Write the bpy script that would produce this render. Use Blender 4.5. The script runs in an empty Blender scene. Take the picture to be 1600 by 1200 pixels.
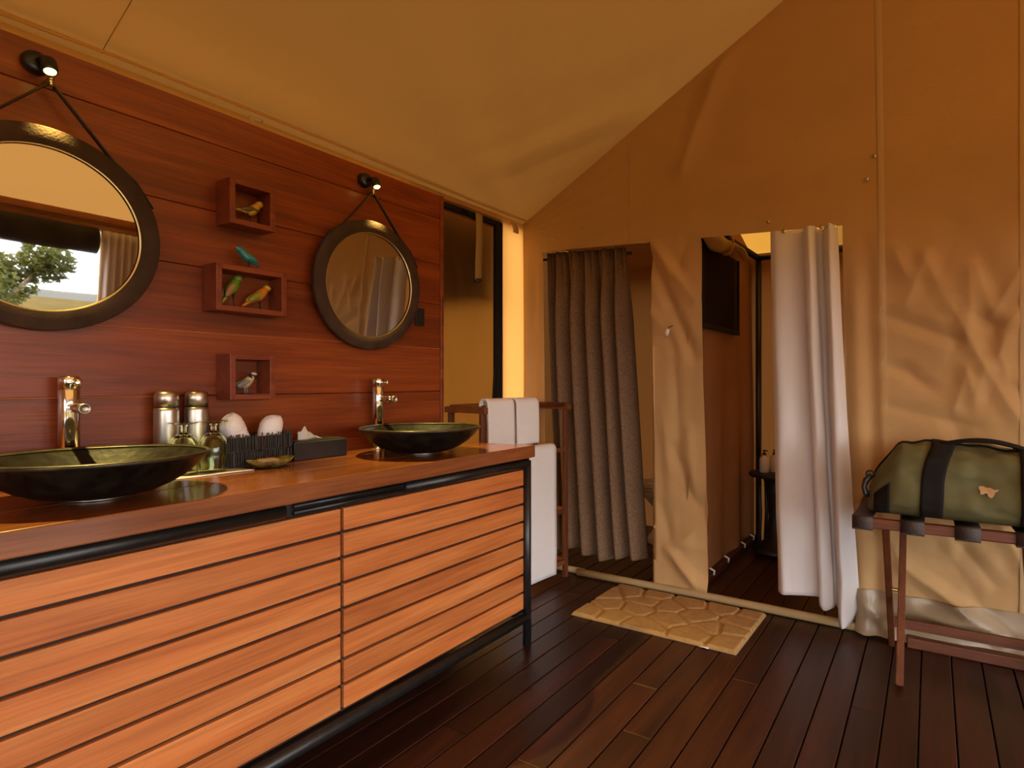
import bpy, bmesh, math, random
from mathutils import Vector, Matrix, noise
random.seed(7)
PI = math.pi
sc = bpy.context.scene
COL = sc.collection

# ------------------------------------------------------------------ camera
cam_d = bpy.data.cameras.new('camera')
cam = bpy.data.objects.new('camera', cam_d)
COL.objects.link(cam)
cam.location = (2.023, 0.0, 1.15)
cam.rotation_euler = (math.radians(90), 0, math.radians(30.655))
cam_d.sensor_width = 36.0
cam_d.lens = 917.0 / 1600.0 * 36.0
cam_d.shift_x = -112.5 / 1600.0
cam_d.shift_y = -2.0 / 1600.0
cam_d.clip_start = 0.02
sc.camera = cam

# ------------------------------------------------------------------ world, sun, exposure
w = bpy.data.worlds.new('sky')
sc.world = w
w.use_nodes = True
wn = w.node_tree
bg = wn.nodes['Background']
bg.inputs[0].default_value = (0.97, 0.97, 1.0, 1)
bg.inputs[1].default_value = 1.0
sun_d = bpy.data.lights.new('sun', 'SUN')
sun = bpy.data.objects.new('sun', sun_d)
COL.objects.link(sun)
sun_d.energy = 5.0
sun_d.color = (1.0, 0.86, 0.66)
sun_d.angle = math.radians(2.5)
sdir = Vector((0.75, -0.15, 0.64)).normalized()      # towards the sun
sun.rotation_euler = sdir.to_track_quat('Z', 'Y').to_euler()
vs = sc.view_settings
vs.view_transform = 'Standard'
vs.look = 'None'
vs.gamma = 1.0
vs.use_curve_mapping = False
vs.exposure = 3.12
sc.cycles.use_denoising = True
sc.cycles.max_bounces = 10
sc.cycles.diffuse_bounces = 6
sc.cycles.transparent_max_bounces = 12
sc.cycles.sample_clamp_indirect = 6.0
sc.cycles.caustics_refractive = False
sc.cycles.caustics_reflective = False

def portal(name, loc, rot, sx, sy):
    d = bpy.data.lights.new(name, 'AREA')
    d.shape = 'RECTANGLE'; d.size = sx; d.size_y = sy
    d.cycles.is_portal = True
    o = bpy.data.objects.new(name, d); COL.objects.link(o)
    o.location = loc; o.rotation_euler = rot
portal('daylight_portal', (5.45, -0.6, 0.92), (0, math.radians(90), 0), 1.8, 6.4)
portal('daylight_portal', (3.3, -4.55, 1.0), (math.radians(90), 0, 0), 2.2, 2.0)

# ------------------------------------------------------------------ material helpers
class N:
    def __init__(s, name):
        s.m = bpy.data.materials.new(name); s.m.use_nodes = True
        s.t = s.m.node_tree; s.t.nodes.clear()
        s.out = s.t.nodes.new('ShaderNodeOutputMaterial')
    def n(s, typ, **kw):
        nd = s.t.nodes.new(typ)
        for k, v in kw.items():
            if k in ('operation', 'blend_type', 'data_type', 'wave_type', 'bands_direction', 'feature', 'noise_dimensions', 'vector_type', 'distance', 'rings_direction'):
                setattr(nd, k, v)
            else:
                nd.inputs[k].default_value = v
        return nd
    def l(s, a, b): s.t.links.new(a, b)

def rgba(c): return (c[0], c[1], c[2], 1.0)

def coords(q, scale=(1, 1, 1), rnd=True):
    tc = q.n('ShaderNodeTexCoord')
    mp = q.n('ShaderNodeMapping'); mp.inputs['Scale'].default_value = scale
    if rnd:
        oi = q.n('ShaderNodeObjectInfo')
        mu = q.n('ShaderNodeMath', operation='MULTIPLY'); mu.inputs[1].default_value = 37.0
        q.l(oi.outputs['Random'], mu.inputs[0])
        ad = q.n('ShaderNodeVectorMath', operation='ADD')
        q.l(tc.outputs['Object'], ad.inputs[0]); q.l(mu.outputs[0], ad.inputs[1])
        q.l(ad.outputs[0], mp.inputs['Vector'])
    else:
        q.l(tc.outputs['Object'], mp.inputs['Vector'])
    return mp.outputs[0]

def ramp(q, fac, stops):
    r = q.n('ShaderNodeValToRGB'); e = r.color_ramp.elements
    while len(e) < len(stops): e.new(0.5)
    for i, (p, c) in enumerate(stops):
        e[i].position = p; e[i].color = rgba(c)
    q.l(fac, r.inputs[0]); return r.outputs[0]

def plain(name, col, rough=0.5, metal=0.0, spec=0.5, var=0.0, vscale=8.0, bump=0.0, bscale=60.0, coat=0.0, sheen=0.0):
    q = N(name)
    b = q.n('ShaderNodeBsdfPrincipled', Roughness=rough, Metallic=metal)
    b.inputs['Specular IOR Level'].default_value = spec
    b.inputs['Coat Weight'].default_value = coat
    b.inputs['Sheen Weight'].default_value = sheen
    b.inputs['Base Color'].default_value = rgba(col)
    q.l(b.outputs[0], q.out.inputs[0])
    if var > 0:
        v = coords(q)
        nz = q.n('ShaderNodeTexNoise', Scale=vscale, Detail=5.0)
        q.l(v, nz.inputs['Vector'])
        c = ramp(q, nz.outputs['Fac'], [(0.3, [k * (1 - var) for k in col]), (0.7, [min(1, k * (1 + var)) for k in col])])
        q.l(c, b.inputs['Base Color'])
    if bump > 0:
        v = coords(q)
        nz = q.n('ShaderNodeTexNoise', Scale=bscale, Detail=3.0)
        q.l(v, nz.inputs['Vector'])
        bp = q.n('ShaderNodeBump', Strength=bump, Distance=0.01)
        q.l(nz.outputs['Fac'], bp.inputs['Height']); q.l(bp.outputs[0], b.inputs['Normal'])
    return q.m

def wood(name, dark, mid, light, axis=1, rough=0.35, fine=1.0, coat=0.0, spec=0.5, tint=0.18):
    """grain runs along the given object axis"""
    q = N(name)
    s = [14 * fine] * 3; s[axis] = 0.9 * fine
    v = coords(q, s)
    n1 = q.n('ShaderNodeTexNoise', Scale=1.0, Detail=6.0, Roughness=0.62, Distortion=0.6)
    q.l(v, n1.inputs['Vector'])
    s2 = [130 * fine] * 3; s2[axis] = 5 * fine
    v2 = coords(q, s2)
    n2 = q.n('ShaderNodeTexNoise', Scale=1.0, Detail=3.0)
    q.l(v2, n2.inputs['Vector'])
    c = ramp(q, n1.outputs['Fac'], [(0.28, dark), (0.5, mid), (0.72, light)])
    mx = q.n('ShaderNodeMix', data_type='RGBA', blend_type='MULTIPLY'); mx.inputs[0].default_value = 0.45
    g = ramp(q, n2.outputs['Fac'], [(0.3, (0.45, 0.45, 0.45)), (0.6, (1, 1, 1))])
    q.l(c, mx.inputs[6]); q.l(g, mx.inputs[7])
    oi = q.n('ShaderNodeObjectInfo')
    hv = q.n('ShaderNodeHueSaturation')
    mr = q.n('ShaderNodeMapRange'); mr.inputs[3].default_value = 1 - tint; mr.inputs[4].default_value = 1 + tint
    q.l(oi.outputs['Random'], mr.inputs[0]); q.l(mr.outputs[0], hv.inputs['Value'])
    q.l(mx.outputs[2], hv.inputs['Color'])
    b = q.n('ShaderNodeBsdfPrincipled', Roughness=rough)
    b.inputs['Specular IOR Level'].default_value = spec
    b.inputs['Coat Weight'].default_value = coat; b.inputs['Coat Roughness'].default_value = 0.12
    q.l(hv.outputs[0], b.inputs['Base Color'])
    bp = q.n('ShaderNodeBump', Strength=0.12, Distance=0.004)
    q.l(n2.outputs['Fac'], bp.inputs['Height']); q.l(bp.outputs[0], b.inputs['Normal'])
    q.l(b.outputs[0], q.out.inputs[0])
    return q.m

def cloth(name, col, trans=None, tamount=0.0, rough=0.9, weave=700.0, wstr=0.12, var=0.12, vscale=3.0, melange=None, bump2=0.0):
    q = N(name)
    v = coords(q, rnd=False)
    nz = q.n('ShaderNodeTexNoise', Scale=vscale, Detail=6.0, Roughness=0.6)
    q.l(v, nz.inputs['Vector'])
    c = ramp(q, nz.outputs['Fac'], [(0.3, [k * (1 - var) for k in col]), (0.7, [min(1, k * (1 + var)) for k in col])])
    if melange:
        vm = coords(q, (160, 160, 420), rnd=False)
        nm = q.n('ShaderNodeTexNoise', Scale=1.0, Detail=2.0); q.l(vm, nm.inputs['Vector'])
        mm = q.n('ShaderNodeMix', data_type='RGBA')
        f = ramp(q, nm.outputs['Fac'], [(0.42, (0, 0, 0)), (0.58, (1, 1, 1))])
        q.l(f, mm.inputs[0]); q.l(c, mm.inputs[6]); mm.inputs[7].default_value = rgba(melange)
        c = mm.outputs[2]
    b = q.n('ShaderNodeBsdfPrincipled', Roughness=rough)
    b.inputs['Specular IOR Level'].default_value = 0.15
    q.l(c, b.inputs['Base Color'])
    n2 = q.n('ShaderNodeTexNoise', Scale=weave, Detail=1.0); q.l(v, n2.inputs['Vector'])
    bp = q.n('ShaderNodeBump', Strength=wstr, Distance=0.002); q.l(n2.outputs['Fac'], bp.inputs['Height'])
    if bump2 > 0:
        n3 = q.n('ShaderNodeTexNoise', Scale=9.0, Detail=4.0, Distortion=1.5); q.l(v, n3.inputs['Vector'])
        bp2 = q.n('ShaderNodeBump', Strength=bump2, Distance=0.02); q.l(n3.outputs['Fac'], bp2.inputs['Height'])
        q.l(bp.outputs[0], bp2.inputs['Normal']); bp = bp2
    q.l(bp.outputs[0], b.inputs['Normal'])
    if tamount > 0:
        t = q.n('ShaderNodeBsdfTranslucent'); t.inputs[0].default_value = rgba(trans)
        mx = q.n('ShaderNodeMixShader'); mx.inputs[0].default_value = tamount
        q.l(b.outputs[0], mx.inputs[1]); q.l(t.outputs[0], mx.inputs[2]); q.l(mx.outputs[0], q.out.inputs[0])
    else:
        q.l(b.outputs[0], q.out.inputs[0])
    return q.m

def mesh_screen(name, col, open_amt):
    q = N(name)
    b = q.n('ShaderNodeBsdfDiffuse'); b.inputs[0].default_value = rgba(col)
    t = q.n('ShaderNodeBsdfTransparent')
    mx = q.n('ShaderNodeMixShader'); mx.inputs[0].default_value = open_amt
    q.l(b.outputs[0], mx.inputs[1]); q.l(t.outputs[0], mx.inputs[2]); q.l(mx.outputs[0], q.out.inputs[0])
    return q.m

def glassmat(name, col, rough=0.03):
    q = N(name)
    b = q.n('ShaderNodeBsdfPrincipled', Roughness=rough, IOR=1.45)
    b.inputs['Base Color'].default_value = rgba(col)
    b.inputs['Transmission Weight'].default_value = 1.0
    q.l(b.outputs[0], q.out.inputs[0]); return q.m

def emit(name, col, s):
    q = N(name)
    e = q.n('ShaderNodeEmission', Strength=s); e.inputs[0].default_value = rgba(col)
    q.l(e.outputs[0], q.out.inputs[0]); return q.m

M = {}
M['panel'] = wood('mahogany_panel', (0.13, 0.021, 0.005), (0.25, 0.050, 0.010), (0.38, 0.094, 0.017), 1, 0.34, 1.0, tint=0.10)
M['box'] = wood('mahogany_box', (0.15, 0.026, 0.008), (0.23, 0.045, 0.012), (0.30, 0.068, 0.017), 1, 0.38, 2.2, tint=0.05)
M['slat'] = wood('teak_slat', (0.40, 0.105, 0.022), (0.56, 0.175, 0.042), (0.66, 0.25, 0.07), 1, 0.5, 1.0, tint=0.12)
M['top'] = wood('worktop_wood', (0.17, 0.05, 0.014), (0.27, 0.083, 0.025), (0.36, 0.128, 0.038), 1, 0.22, 1.0, coat=0.35, tint=0.1)
M['deck'] = wood('deck_wood', (0.020, 0.0055, 0.0028), (0.040, 0.0110, 0.0050), (0.068, 0.019, 0.0085), 1, 0.42, 1.0, tint=0.35)
M['rackwood'] = wood('rack_wood', (0.09, 0.024, 0.008), (0.14, 0.040, 0.013), (0.20, 0.064, 0.02), 2, 0.5, 1.6, tint=0.08)
M['rackwoodx'] = wood('rack_wood_rail', (0.09, 0.024, 0.008), (0.14, 0.040, 0.013), (0.20, 0.064, 0.02), 0, 0.5, 1.6, tint=0.08)
M['towelwood'] = wood('towel_rack_wood', (0.10, 0.028, 0.012), (0.17, 0.05, 0.018), (0.24, 0.08, 0.025), 1, 0.4, 1.6, tint=0.08)
M['beam'] = wood('beam_wood', (0.3, 0.11, 0.035), (0.42, 0.17, 0.05), (0.5, 0.22, 0.07), 1, 0.5, 1.0)
M['subfloor'] = plain('subfloor', (0.006, 0.004, 0.003), 0.9)
M['black'] = plain('black_steel', (0.012, 0.012, 0.012), 0.34, 0.0, 0.5, 0.3, 30)
M['blackplastic'] = plain('black_plastic', (0.012, 0.012, 0.012), 0.4)
M['backing'] = plain('cabinet_backing', (0.022, 0.010, 0.006), 0.7)
CAN = (0.33, 0.185, 0.066)
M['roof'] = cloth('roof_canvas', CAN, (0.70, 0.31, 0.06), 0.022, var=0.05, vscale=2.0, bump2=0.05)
M['roofsun'] = cloth('roof_canvas_lit', CAN, (0.76, 0.40, 0.11), 0.062, var=0.05, vscale=2.0, bump2=0.05)  # brighter copy of the roof canvas, makes the right slope glow more
M['canvas'] = cloth('canvas', (0.50, 0.31, 0.135), (0.7, 0.36, 0.1), 0.0, var=0.06, vscale=2.5, bump2=0.10)
M['canvasglow'] = cloth('canvas_outer', (0.55, 0.36, 0.15), (0.95, 0.46, 0.10), 0.25, var=0.03, vscale=1.2)
M['canvasflap'] = cloth('canvas_flap', (0.30, 0.16, 0.05), (0.66, 0.22, 0.025), 0.20, var=0.10, vscale=1.6, bump2=0.3)
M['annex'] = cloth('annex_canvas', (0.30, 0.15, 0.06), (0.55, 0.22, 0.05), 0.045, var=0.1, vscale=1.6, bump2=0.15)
M['annexroof'] = cloth('annex_roof', (0.50, 0.32, 0.10), (0.80, 0.40, 0.06), 0.06, var=0.05)
M['skirt'] = plain('pvc_skirt', (0.32, 0.235, 0.14), 0.32, 0, 0.5, 0.15, 6)
M['seam'] = cloth('canvas_seam', (0.55, 0.38, 0.20), (0.7, 0.4, 0.14), 0.03, var=0.05)
M['hem'] = cloth('canvas_hem', (0.56, 0.34, 0.14), (0.7, 0.45, 0.2), 0.03, var=0.05)
M['mesh'] = mesh_screen('insect_mesh', (0.02, 0.016, 0.012), 0.40)
M['mesh2'] = mesh_screen('shower_mesh', (0.022, 0.016, 0.008), 0.10)
M['webbing'] = cloth('khaki_webbing', (0.38, 0.27, 0.13), var=0.1)
M['blackweb'] = cloth('black_webbing', (0.016, 0.014, 0.013), var=0.2, weave=400, wstr=0.3)
M['hessian'] = cloth('hessian', (0.27, 0.168, 0.098), (0.3, 0.16, 0.07), 0.06, var=0.1, melange=(0.125, 0.076, 0.046), wstr=0.3, weave=300)
M['white'] = cloth('white_cotton', (0.76, 0.72, 0.70), (0.8, 0.7, 0.6), 0.12, var=0.03, wstr=0.08)
M['towel'] = cloth('terry', (0.84, 0.82, 0.81), var=0.03, weave=260, wstr=0.6)
M['tissue'] = cloth('tissue', (0.85, 0.83, 0.80), (0.9, 0.88, 0.85), 0.3, var=0.02)
M['olive'] = cloth('olive_canvas', (0.125, 0.120, 0.052), var=0.12, vscale=5, weave=500, wstr=0.25, rough=0.75, bump2=0.15)
M['leather'] = plain('brown_leather', (0.066, 0.042, 0.027), 0.85, 0, 0.1, 0.25, 14, 0.25, 160)
M['rackleather'] = plain('rack_leather', (0.035, 0.022, 0.016), 0.5, 0, 0.4, 0.2, 20, 0.3, 200)
M['mirror'] = plain('mirror_glass', (0.55, 0.55, 0.54), 0.015, 1.0)
M['steel'] = plain('brushed_steel', (0.58, 0.54, 0.48), 0.33, 1.0, 0.5, 0.06, 40)
M['chrome'] = plain('chrome', (0.80, 0.79, 0.77), 0.10, 1.0)
M['brass'] = plain('brass', (0.55, 0.42, 0.18), 0.3, 1.0)
M['basin'] = plain('basin_bronze', (0.010, 0.0085, 0.006), 0.36, 0.0, 0.22, 0.8, 26, 0.12, 40, coat=0.0)
M['rim'] = plain('basin_rim', (0.05, 0.042, 0.025), 0.35, 0.4, 0.5, 0.5, 30)
M['glass'] = glassmat('green_glass', (0.90, 0.95, 0.66))
M['wicker'] = plain('black_wicker', (0.022, 0.016, 0.012), 0.45, 0, 0.5, 0.5, 60)
M['slatebox'] = plain('dark_leather_box', (0.030, 0.024, 0.020), 0.5, 0, 0.4, 0.25, 18)
M['soapdish'] = plain('glazed_dish', (0.20, 0.15, 0.035), 0.25, 0, 0.5, 0.85, 34, coat=0.5)
M['soap'] = plain('soap', (0.50, 0.30, 0.18), 0.5)
M['paper'] = plain('napkin', (0.78, 0.76, 0.72), 0.9)
M['mat'] = cloth('mat_pile', (0.40, 0.24, 0.10), var=0.15, vscale=40, weave=420, wstr=1.0)
M['ceramic'] = plain('cream_ceramic', (0.62, 0.48, 0.28), 0.15)
M['cream'] = plain('cream_plastic', (0.70, 0.58, 0.36), 0.3)
M['darkwood'] = plain('dark_wood', (0.018, 0.010, 0.006), 0.5, 0, 0.5, 0.3, 12)
M['bone'] = plain('bone', (0.80, 0.74, 0.66), 0.4)
M['gold'] = plain('gold_print', (0.62, 0.42, 0.22), 0.55)
M['led'] = emit('led', (1.0, 0.72, 0.13), 0.9)
M['metalgrey'] = plain('grey_metal', (0.45, 0.42, 0.36), 0.35, 1.0)
for k, c in dict(yellow=(0.62, 0.38, 0.03), brownwing=(0.12, 0.075, 0.03), teal=(0.03, 0.24, 0.25), blue=(0.03, 0.20, 0.36), red=(0.6, 0.03, 0.02),
                 green=(0.13, 0.27, 0.02), lime=(0.33, 0.45, 0.05), tan=(0.35, 0.19, 0.09), orange=(0.62, 0.22, 0.02), olivew=(0.24, 0.27, 0.03),
                 creamb=(0.62, 0.48, 0.26), navy=(0.02, 0.035, 0.065), greyw=(0.22, 0.25, 0.26), darkb=(0.015, 0.012, 0.01), whiteb=(0.75, 0.66, 0.48)).items():
    M[k] = plain('paint_' + k, c, 0.35, 0, 0.5, 0.15, 60)

# ------------------------------------------------------------------ geometry helpers
def link(name, me, mat=None, parent=None, smooth=False):
    o = bpy.data.objects.new(name, me)
    COL.objects.link(o)
    if mat is not None and not me.materials: me.materials.append(M[mat] if isinstance(mat, str) else mat)
    if smooth:
        for p in me.polygons: p.use_smooth = True
    if parent is not None: o.parent = parent
    return o

def md(name, verts, faces):
    me = bpy.data.meshes.new(name)
    me.from_pydata([tuple(v) for v in verts], [], faces); me.update()
    return me

def finish(bm, name):
    bmesh.ops.recalc_face_normals(bm, faces=bm.faces)
    me = bpy.data.meshes.new(name); bm.to_mesh(me); bm.free(); return me

def box_bm(bm, lo, hi, bev=0.0, seg=2):
    r = bmesh.ops.create_cube(bm, size=1.0)
    vs = r['verts']
    for v in vs:
        v.co = Vector([(lo[i] + hi[i]) / 2 + v.co[i] * (hi[i] - lo[i]) for i in range(3)])
    if bev > 0:
        ed = list({e for v in vs for e in v.link_edges})
        bmesh.ops.bevel(bm, geom=ed, offset=bev, segments=seg, affect='EDGES', profile=0.5)

def box(name, lo, hi, mat, parent=None, bev=0.0, seg=2):
    bm = bmesh.new(); box_bm(bm, lo, hi, bev, seg)
    return link(name, finish(bm, name), mat, parent)

def prism(name, poly, z0, z1, mat, parent=None, axis=2, bev=0.0):
    """extrude polygon (list of 2-tuples) along an axis"""
    bm = bmesh.new()
    def P3(p, h):
        if axis == 2: return (p[0], p[1], h)
        if axis == 0: return (h, p[0], p[1])
        return (p[0], h, p[1])
    a = [bm.verts.new(P3(p, z0)) for p in poly]; b = [bm.verts.new(P3(p, z1)) for p in poly]
    n = len(poly)
    bm.faces.new(a); bm.faces.new(b)
    for i in range(n): bm.faces.new((a[i], a[(i + 1) % n], b[(i + 1) % n], b[i]))
    if bev > 0:
        bmesh.ops.bevel(bm, geom=list(bm.edges), offset=bev, segments=2, affect='EDGES', profile=0.5)
    return link(name, finish(bm, name), mat, parent)

def rings_mesh(name, rings, cap=True, closed=True):
    n = len(rings[0]); vs = []; fs = []
    for r in rings: vs += [tuple(p) for p in r]
    for i in range(len(rings) - 1):
        for j in range(n if closed else n - 1):
            k = (j + 1) % n
            fs.append((i * n + j, i * n + k, (i + 1) * n + k, (i + 1) * n + j))
    if cap:
        fs.append(tuple(range(n - 1, -1, -1))); fs.append(tuple(range((len(rings) - 1) * n, len(rings) * n)))
    bm = bmesh.new(); me0 = md(name, vs, fs); bm.from_mesh(me0); bpy.data.meshes.remove(me0)
    return finish(bm, name)

def lathe(name, prof, mat, parent=None, loc=(0, 0, 0), n=32, axis='z', sy=1.0, cap=True):
    rings = []
    for r, h in prof:
        ring = []
        for j in range(n):
            a = 2 * PI * j / n
            p = (r * math.cos(a), r * math.sin(a) * sy, h)
            if axis == 'x': p = (p[2], p[0], p[1])
            if axis == 'y': p = (p[1], p[2], p[0])
            ring.append((p[0] + loc[0], p[1] + loc[1], p[2] + loc[2]))
        rings.append(ring)
    return link(name, rings_mesh(name, rings, cap), mat, parent, True)

def tube_rings(path, rad, n=10, flat=1.0, up=None):
    path = [Vector(p) for p in path]; rings = []
    if not isinstance(rad, (list, tuple)): rad = [rad] * len(path)
    prev = None
    for i, p in enumerate(path):
        t = (path[min(i + 1, len(path) - 1)] - path[max(i - 1, 0)]).normalized()
        if prev is None:
            u = Vector(up) if up else (Vector((0, 0, 1)) if abs(t.z) < 0.9 else Vector((1, 0, 0)))
        else: u = prev
        u = (u - t * u.dot(t)).normalized(); prev = u
        v = t.cross(u)
        rings.append([p + (u * math.cos(2 * PI * j / n) + v * math.sin(2 * PI * j / n) * flat) * rad[i] for j in range(n)])
    return rings

def tube(name, path, rad, mat, parent=None, n=10, flat=1.0, up=None):
    return link(name, rings_mesh(name, tube_rings(path, rad, n, flat, up)), mat, parent, True)

def sheet(name, nu, nv, fn, mat, parent=None, solid=0.0, skip=None, smooth=True):
    vs = []; fs = []
    for i in range(nu + 1):
        for j in range(nv + 1): vs.append(fn(i / nu, j / nv))
    for i in range(nu):
        for j in range(nv):
            if skip and skip((i + .5) / nu, (j + .5) / nv): continue
            a = i * (nv + 1) + j
            fs.append((a, a + nv + 1, a + nv + 2, a + 1))
    o = link(name, md(name, vs, fs), mat, parent, smooth)
    if solid:
        s = o.modifiers.new('thickness', 'SOLIDIFY'); s.thickness = solid; s.offset = 0
    return o

def thing(name, label, cat, loc=(0, 0, 0), rotz=0.0, group=None):
    o = bpy.data.objects.new(name, None); COL.objects.link(o)
    o.empty_display_size = 0.05
    o.location = loc; o.rotation_euler = (0, 0, rotz)
    return tag(o, label, cat, group)

def tag(o, label, cat, group=None):
    o['label'] = label; o['category'] = cat
    if group: o['group'] = group
    return o

def struct(o, label=None):
    o['kind'] = 'structure'
    if label: o['label'] = label
    return o

def dup(root, loc, rotz=None, label=None):
    r = root.copy(); COL.objects.link(r); r.location = loc
    if rotz is not None: r.rotation_euler = (0, 0, rotz)
    if label: r['label'] = label
    for ch in list(root.children):
        c = ch.copy(); COL.objects.link(c); c.parent = r
        for g in ch.children:
            d = g.copy(); COL.objects.link(d); d.parent = c
    return r

def nz(x, y, z=0.0): return noise.noise(Vector((x, y, z)))
def sm(a, b, x):
    t = max(0.0, min(1.0, (x - a) / (b - a))); return t * t * (3 - 2 * t)
def lerp(a, b, t): return a + (b - a) * t
def polyline(pts, t):
    """catmull-rom through pts at 0..1"""
    n = len(pts) - 1; f = min(max(t, 0), 0.99999) * n; i = int(f); u = f - i
    p0 = pts[max(i - 1, 0)]; p1 = pts[i]; p2 = pts[i + 1]; p3 = pts[min(i + 2, n)]
    return tuple(0.5 * (2 * b + (c - a) * u + (2 * a - 5 * b + 4 * c - d) * u * u + (-a + 3 * b - 3 * c + d) * u ** 3)
                 for a, b, c, d in zip(p0, p1, p2, p3))

# ------------------------------------------------------------------ tent shell
XL, XR, YB, YF = -0.2, 5.4, 3.0, -4.5
YA = 4.33                                   # rear wall of the shower and toilet annex
RIDGE, EAVE, SL = 2.6, 2.154, 0.557
def roof_z(x): return EAVE + SL * (RIDGE - XL - abs(x - RIDGE))

# floor: sub-floor slab with every deck board a part
floor = struct(box('floor', (-0.25, YF - 0.1, -0.12), (5.5, YA + 0.10, -0.028), 'subfloor'))
PW = 0.106
xs = [-0.24 + PW * i for i in range(54)]
plank_cache = {}
rf = random.Random(3)
for i, x in enumerate(xs):
    cuts = [YF]
    y = YF + rf.uniform(0.6, 2.2)
    while y < YA - 0.5:
        cuts.append(y); y += rf.uniform(1.9, 3.1) if x < 3 else 3.2
    cuts.append(YA + 0.06)
    for a, b in zip(cuts[:-1], cuts[1:]):
        o = box('plank', (-PW / 2 + 0.0022, -(b - a) / 2 + 0.001, -0.027), (PW / 2 - 0.0022, (b - a) / 2 - 0.001, 0.0), 'deck', floor, 0.0025, 1)
        o.location = (x + PW / 2, (a + b) / 2, rf.uniform(-0.0015, 0.0))

# roof canvas (both slopes, with eaves), fan-shaped pulls near the rear corner
def roof_pt(u, v):
    x = lerp(XL - 0.06, XR + 0.06, u); y = lerp(YF - 0.3, YB, v)
    z = roof_z(x)
    d = math.hypot(x - XL, YB - y)
    ang = math.atan2(YB - y, x - XL + 0.02)
    damp = sm(0.0, 0.45, d)
    amp = 0.055 * math.exp(-max(0, YB - y) / 1.1) * damp
    q_ = y - 0.76 * (x - XL)
    w_ = 0.3 * amp * nz(ang * 7.0, d * 0.5, 2.0)
    w_ += 0.027 * sm(1.3, 2.2, q_) * sm(0.0, 0.35, x - XL) * sm(1.9, 0.7, x) * (nz(q_ * 5.5, (x + y) * 0.5, 2.0) + 0.5 * nz(q_ * 12.0, (x + y) * 0.9, 6.0))
    w_ += 0.012 * nz(x * 0.9, y * 0.9, 9.0) * sm(0, 0.3, x - XL)
    e = 1.0 - 0.9 * math.exp(-abs(YB - y) / 0.06)
    return (x, y, z + w_ * e - 0.03 * math.sin(PI * min(1, max(0, (x - XL) / (RIDGE - XL)))) * sm(0, 1.0, YB - y) * (1 if x < RIDGE else 0))
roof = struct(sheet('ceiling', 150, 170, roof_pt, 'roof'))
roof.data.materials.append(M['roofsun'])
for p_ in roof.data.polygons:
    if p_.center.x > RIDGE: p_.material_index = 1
tube('roof_seam', [roof_pt((x - (XL - 0.06)) / (XR - XL + 0.12), (0.80 - YF + 0.3 + 0.02 * (x)) / (YB - YF + 0.3)) for x in [XL + 0.02 + 0.08 * k for k in range(34)]], 0.0012, 'roof', roof, 6)
# hem that hangs from the roof along the side wall
def hem_pt(u, v):
    y = lerp(-1.6, YB, u)
    zz = 2.168 - v * (0.014 + 0.008 * nz(y * 1.7, 3.3)) - 0.004 * math.sin(y * 3)
    return (-0.155 + 0.006 * nz(y * 3, 1.1) + v * 0.004, y, zz)
sheet('hem', 120, 3, hem_pt, 'hem', roof, 0.003)
tube('ring', [(-0.148, 1.262 + 0.024 * math.cos(a), 2.137 + 0.016 * math.sin(a)) for a in [PI + k * PI / 8 for k in range(9)]] + [(-0.148, 1.286, 2.139), (-0.148, 1.238, 2.137)], 0.0018, 'metalgrey', roof, 6)

# outer side wall on the left with a mesh window and a sunlit canvas strip
def sidewall(u, v):
    y = lerp(YF, YB + 0.012, u); z = lerp(0.0, EAVE, v)
    return (XL + 0.006 * nz(y * 2.0, z * 1.2, 4.4), y, z)
WY0, WY1, WZ0, WZ1 = 2.12, 2.752, 0.62, 2.07
wl = struct(sheet('wall_outer', 280, 70, sidewall, 'canvasglow',
                  skip=lambda u, v: WY0 < lerp(YF, YB + 0.012, u) < WY1 and WZ0 < lerp(0, EAVE, v) < WZ1))
win = struct(sheet('window_1', 40, 80, lambda u, v: (XL + 0.012 + 0.010 * nz(u * 5, v * 1.4, 8) * sm(0, .1, u) * sm(0, .1, 1 - u), lerp(2.08, 2.765, u), lerp(0.58, 2.12, v)), 'mesh'))
win['label'] = 'dark insect mesh window beside the wooden panel wall'
sheet('window_flap', 40, 60, lambda u, v: (XL - 0.035 + 0.022 * nz(u * 4, v * 2.2, 3) + 0.010 * nz(u * 9 + v * 3, v * 2, 6), lerp(2.06, 2.79, u), lerp(0.5, 2.14, v)), 'canvasflap', win)
sheet('shade_flap', 30, 16, lambda u, v: (XL - 0.09 - 0.03 * v + 0.012 * math.sin(u * 30) * v, lerp(1.7, 2.775, u), lerp(2.15, 1.62 + 0.03 * math.sin(u * 9), v)), 'roof', win)  # unseen canvas added outside to shade the top of the mesh
box('window_border', (XL - 0.004, 2.705, 0.58), (XL + 0.022, 2.765, 2.10), 'blackweb', win, 0.002, 1)
box('window_border', (XL - 0.004, 2.03, 0.58), (XL + 0.020, 2.09, 2.10), 'blackweb', win, 0.002, 1)
box('window_border', (XL - 0.004, 2.03, 2.075), (XL + 0.018, 2.765, 2.105), 'blackweb', win, 0.002, 1)
sheet('tie_strap', 2, 20, lambda u, v: (XL + 0.034 + 0.004 * math.sin(v * 5), 2.508 + 0.055 * u, 2.10 - 0.375 * v), 'webbing', win, 0.004)
tube('tie_toggle', [(XL + 0.04, 2.50, 1.715), (XL + 0.042, 2.525, 1.722), (XL + 0.04, 2.55, 1.73)], [0.009, 0.012, 0.009], 'darkwood', win, 8)
tube('tie_cord', [(XL + 0.02, 2.70, 1.35), (XL + 0.035, 2.655, 1.0), (XL + 0.03, 2.625, 0.74)], 0.007, 'blackweb', win, 6)
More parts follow.
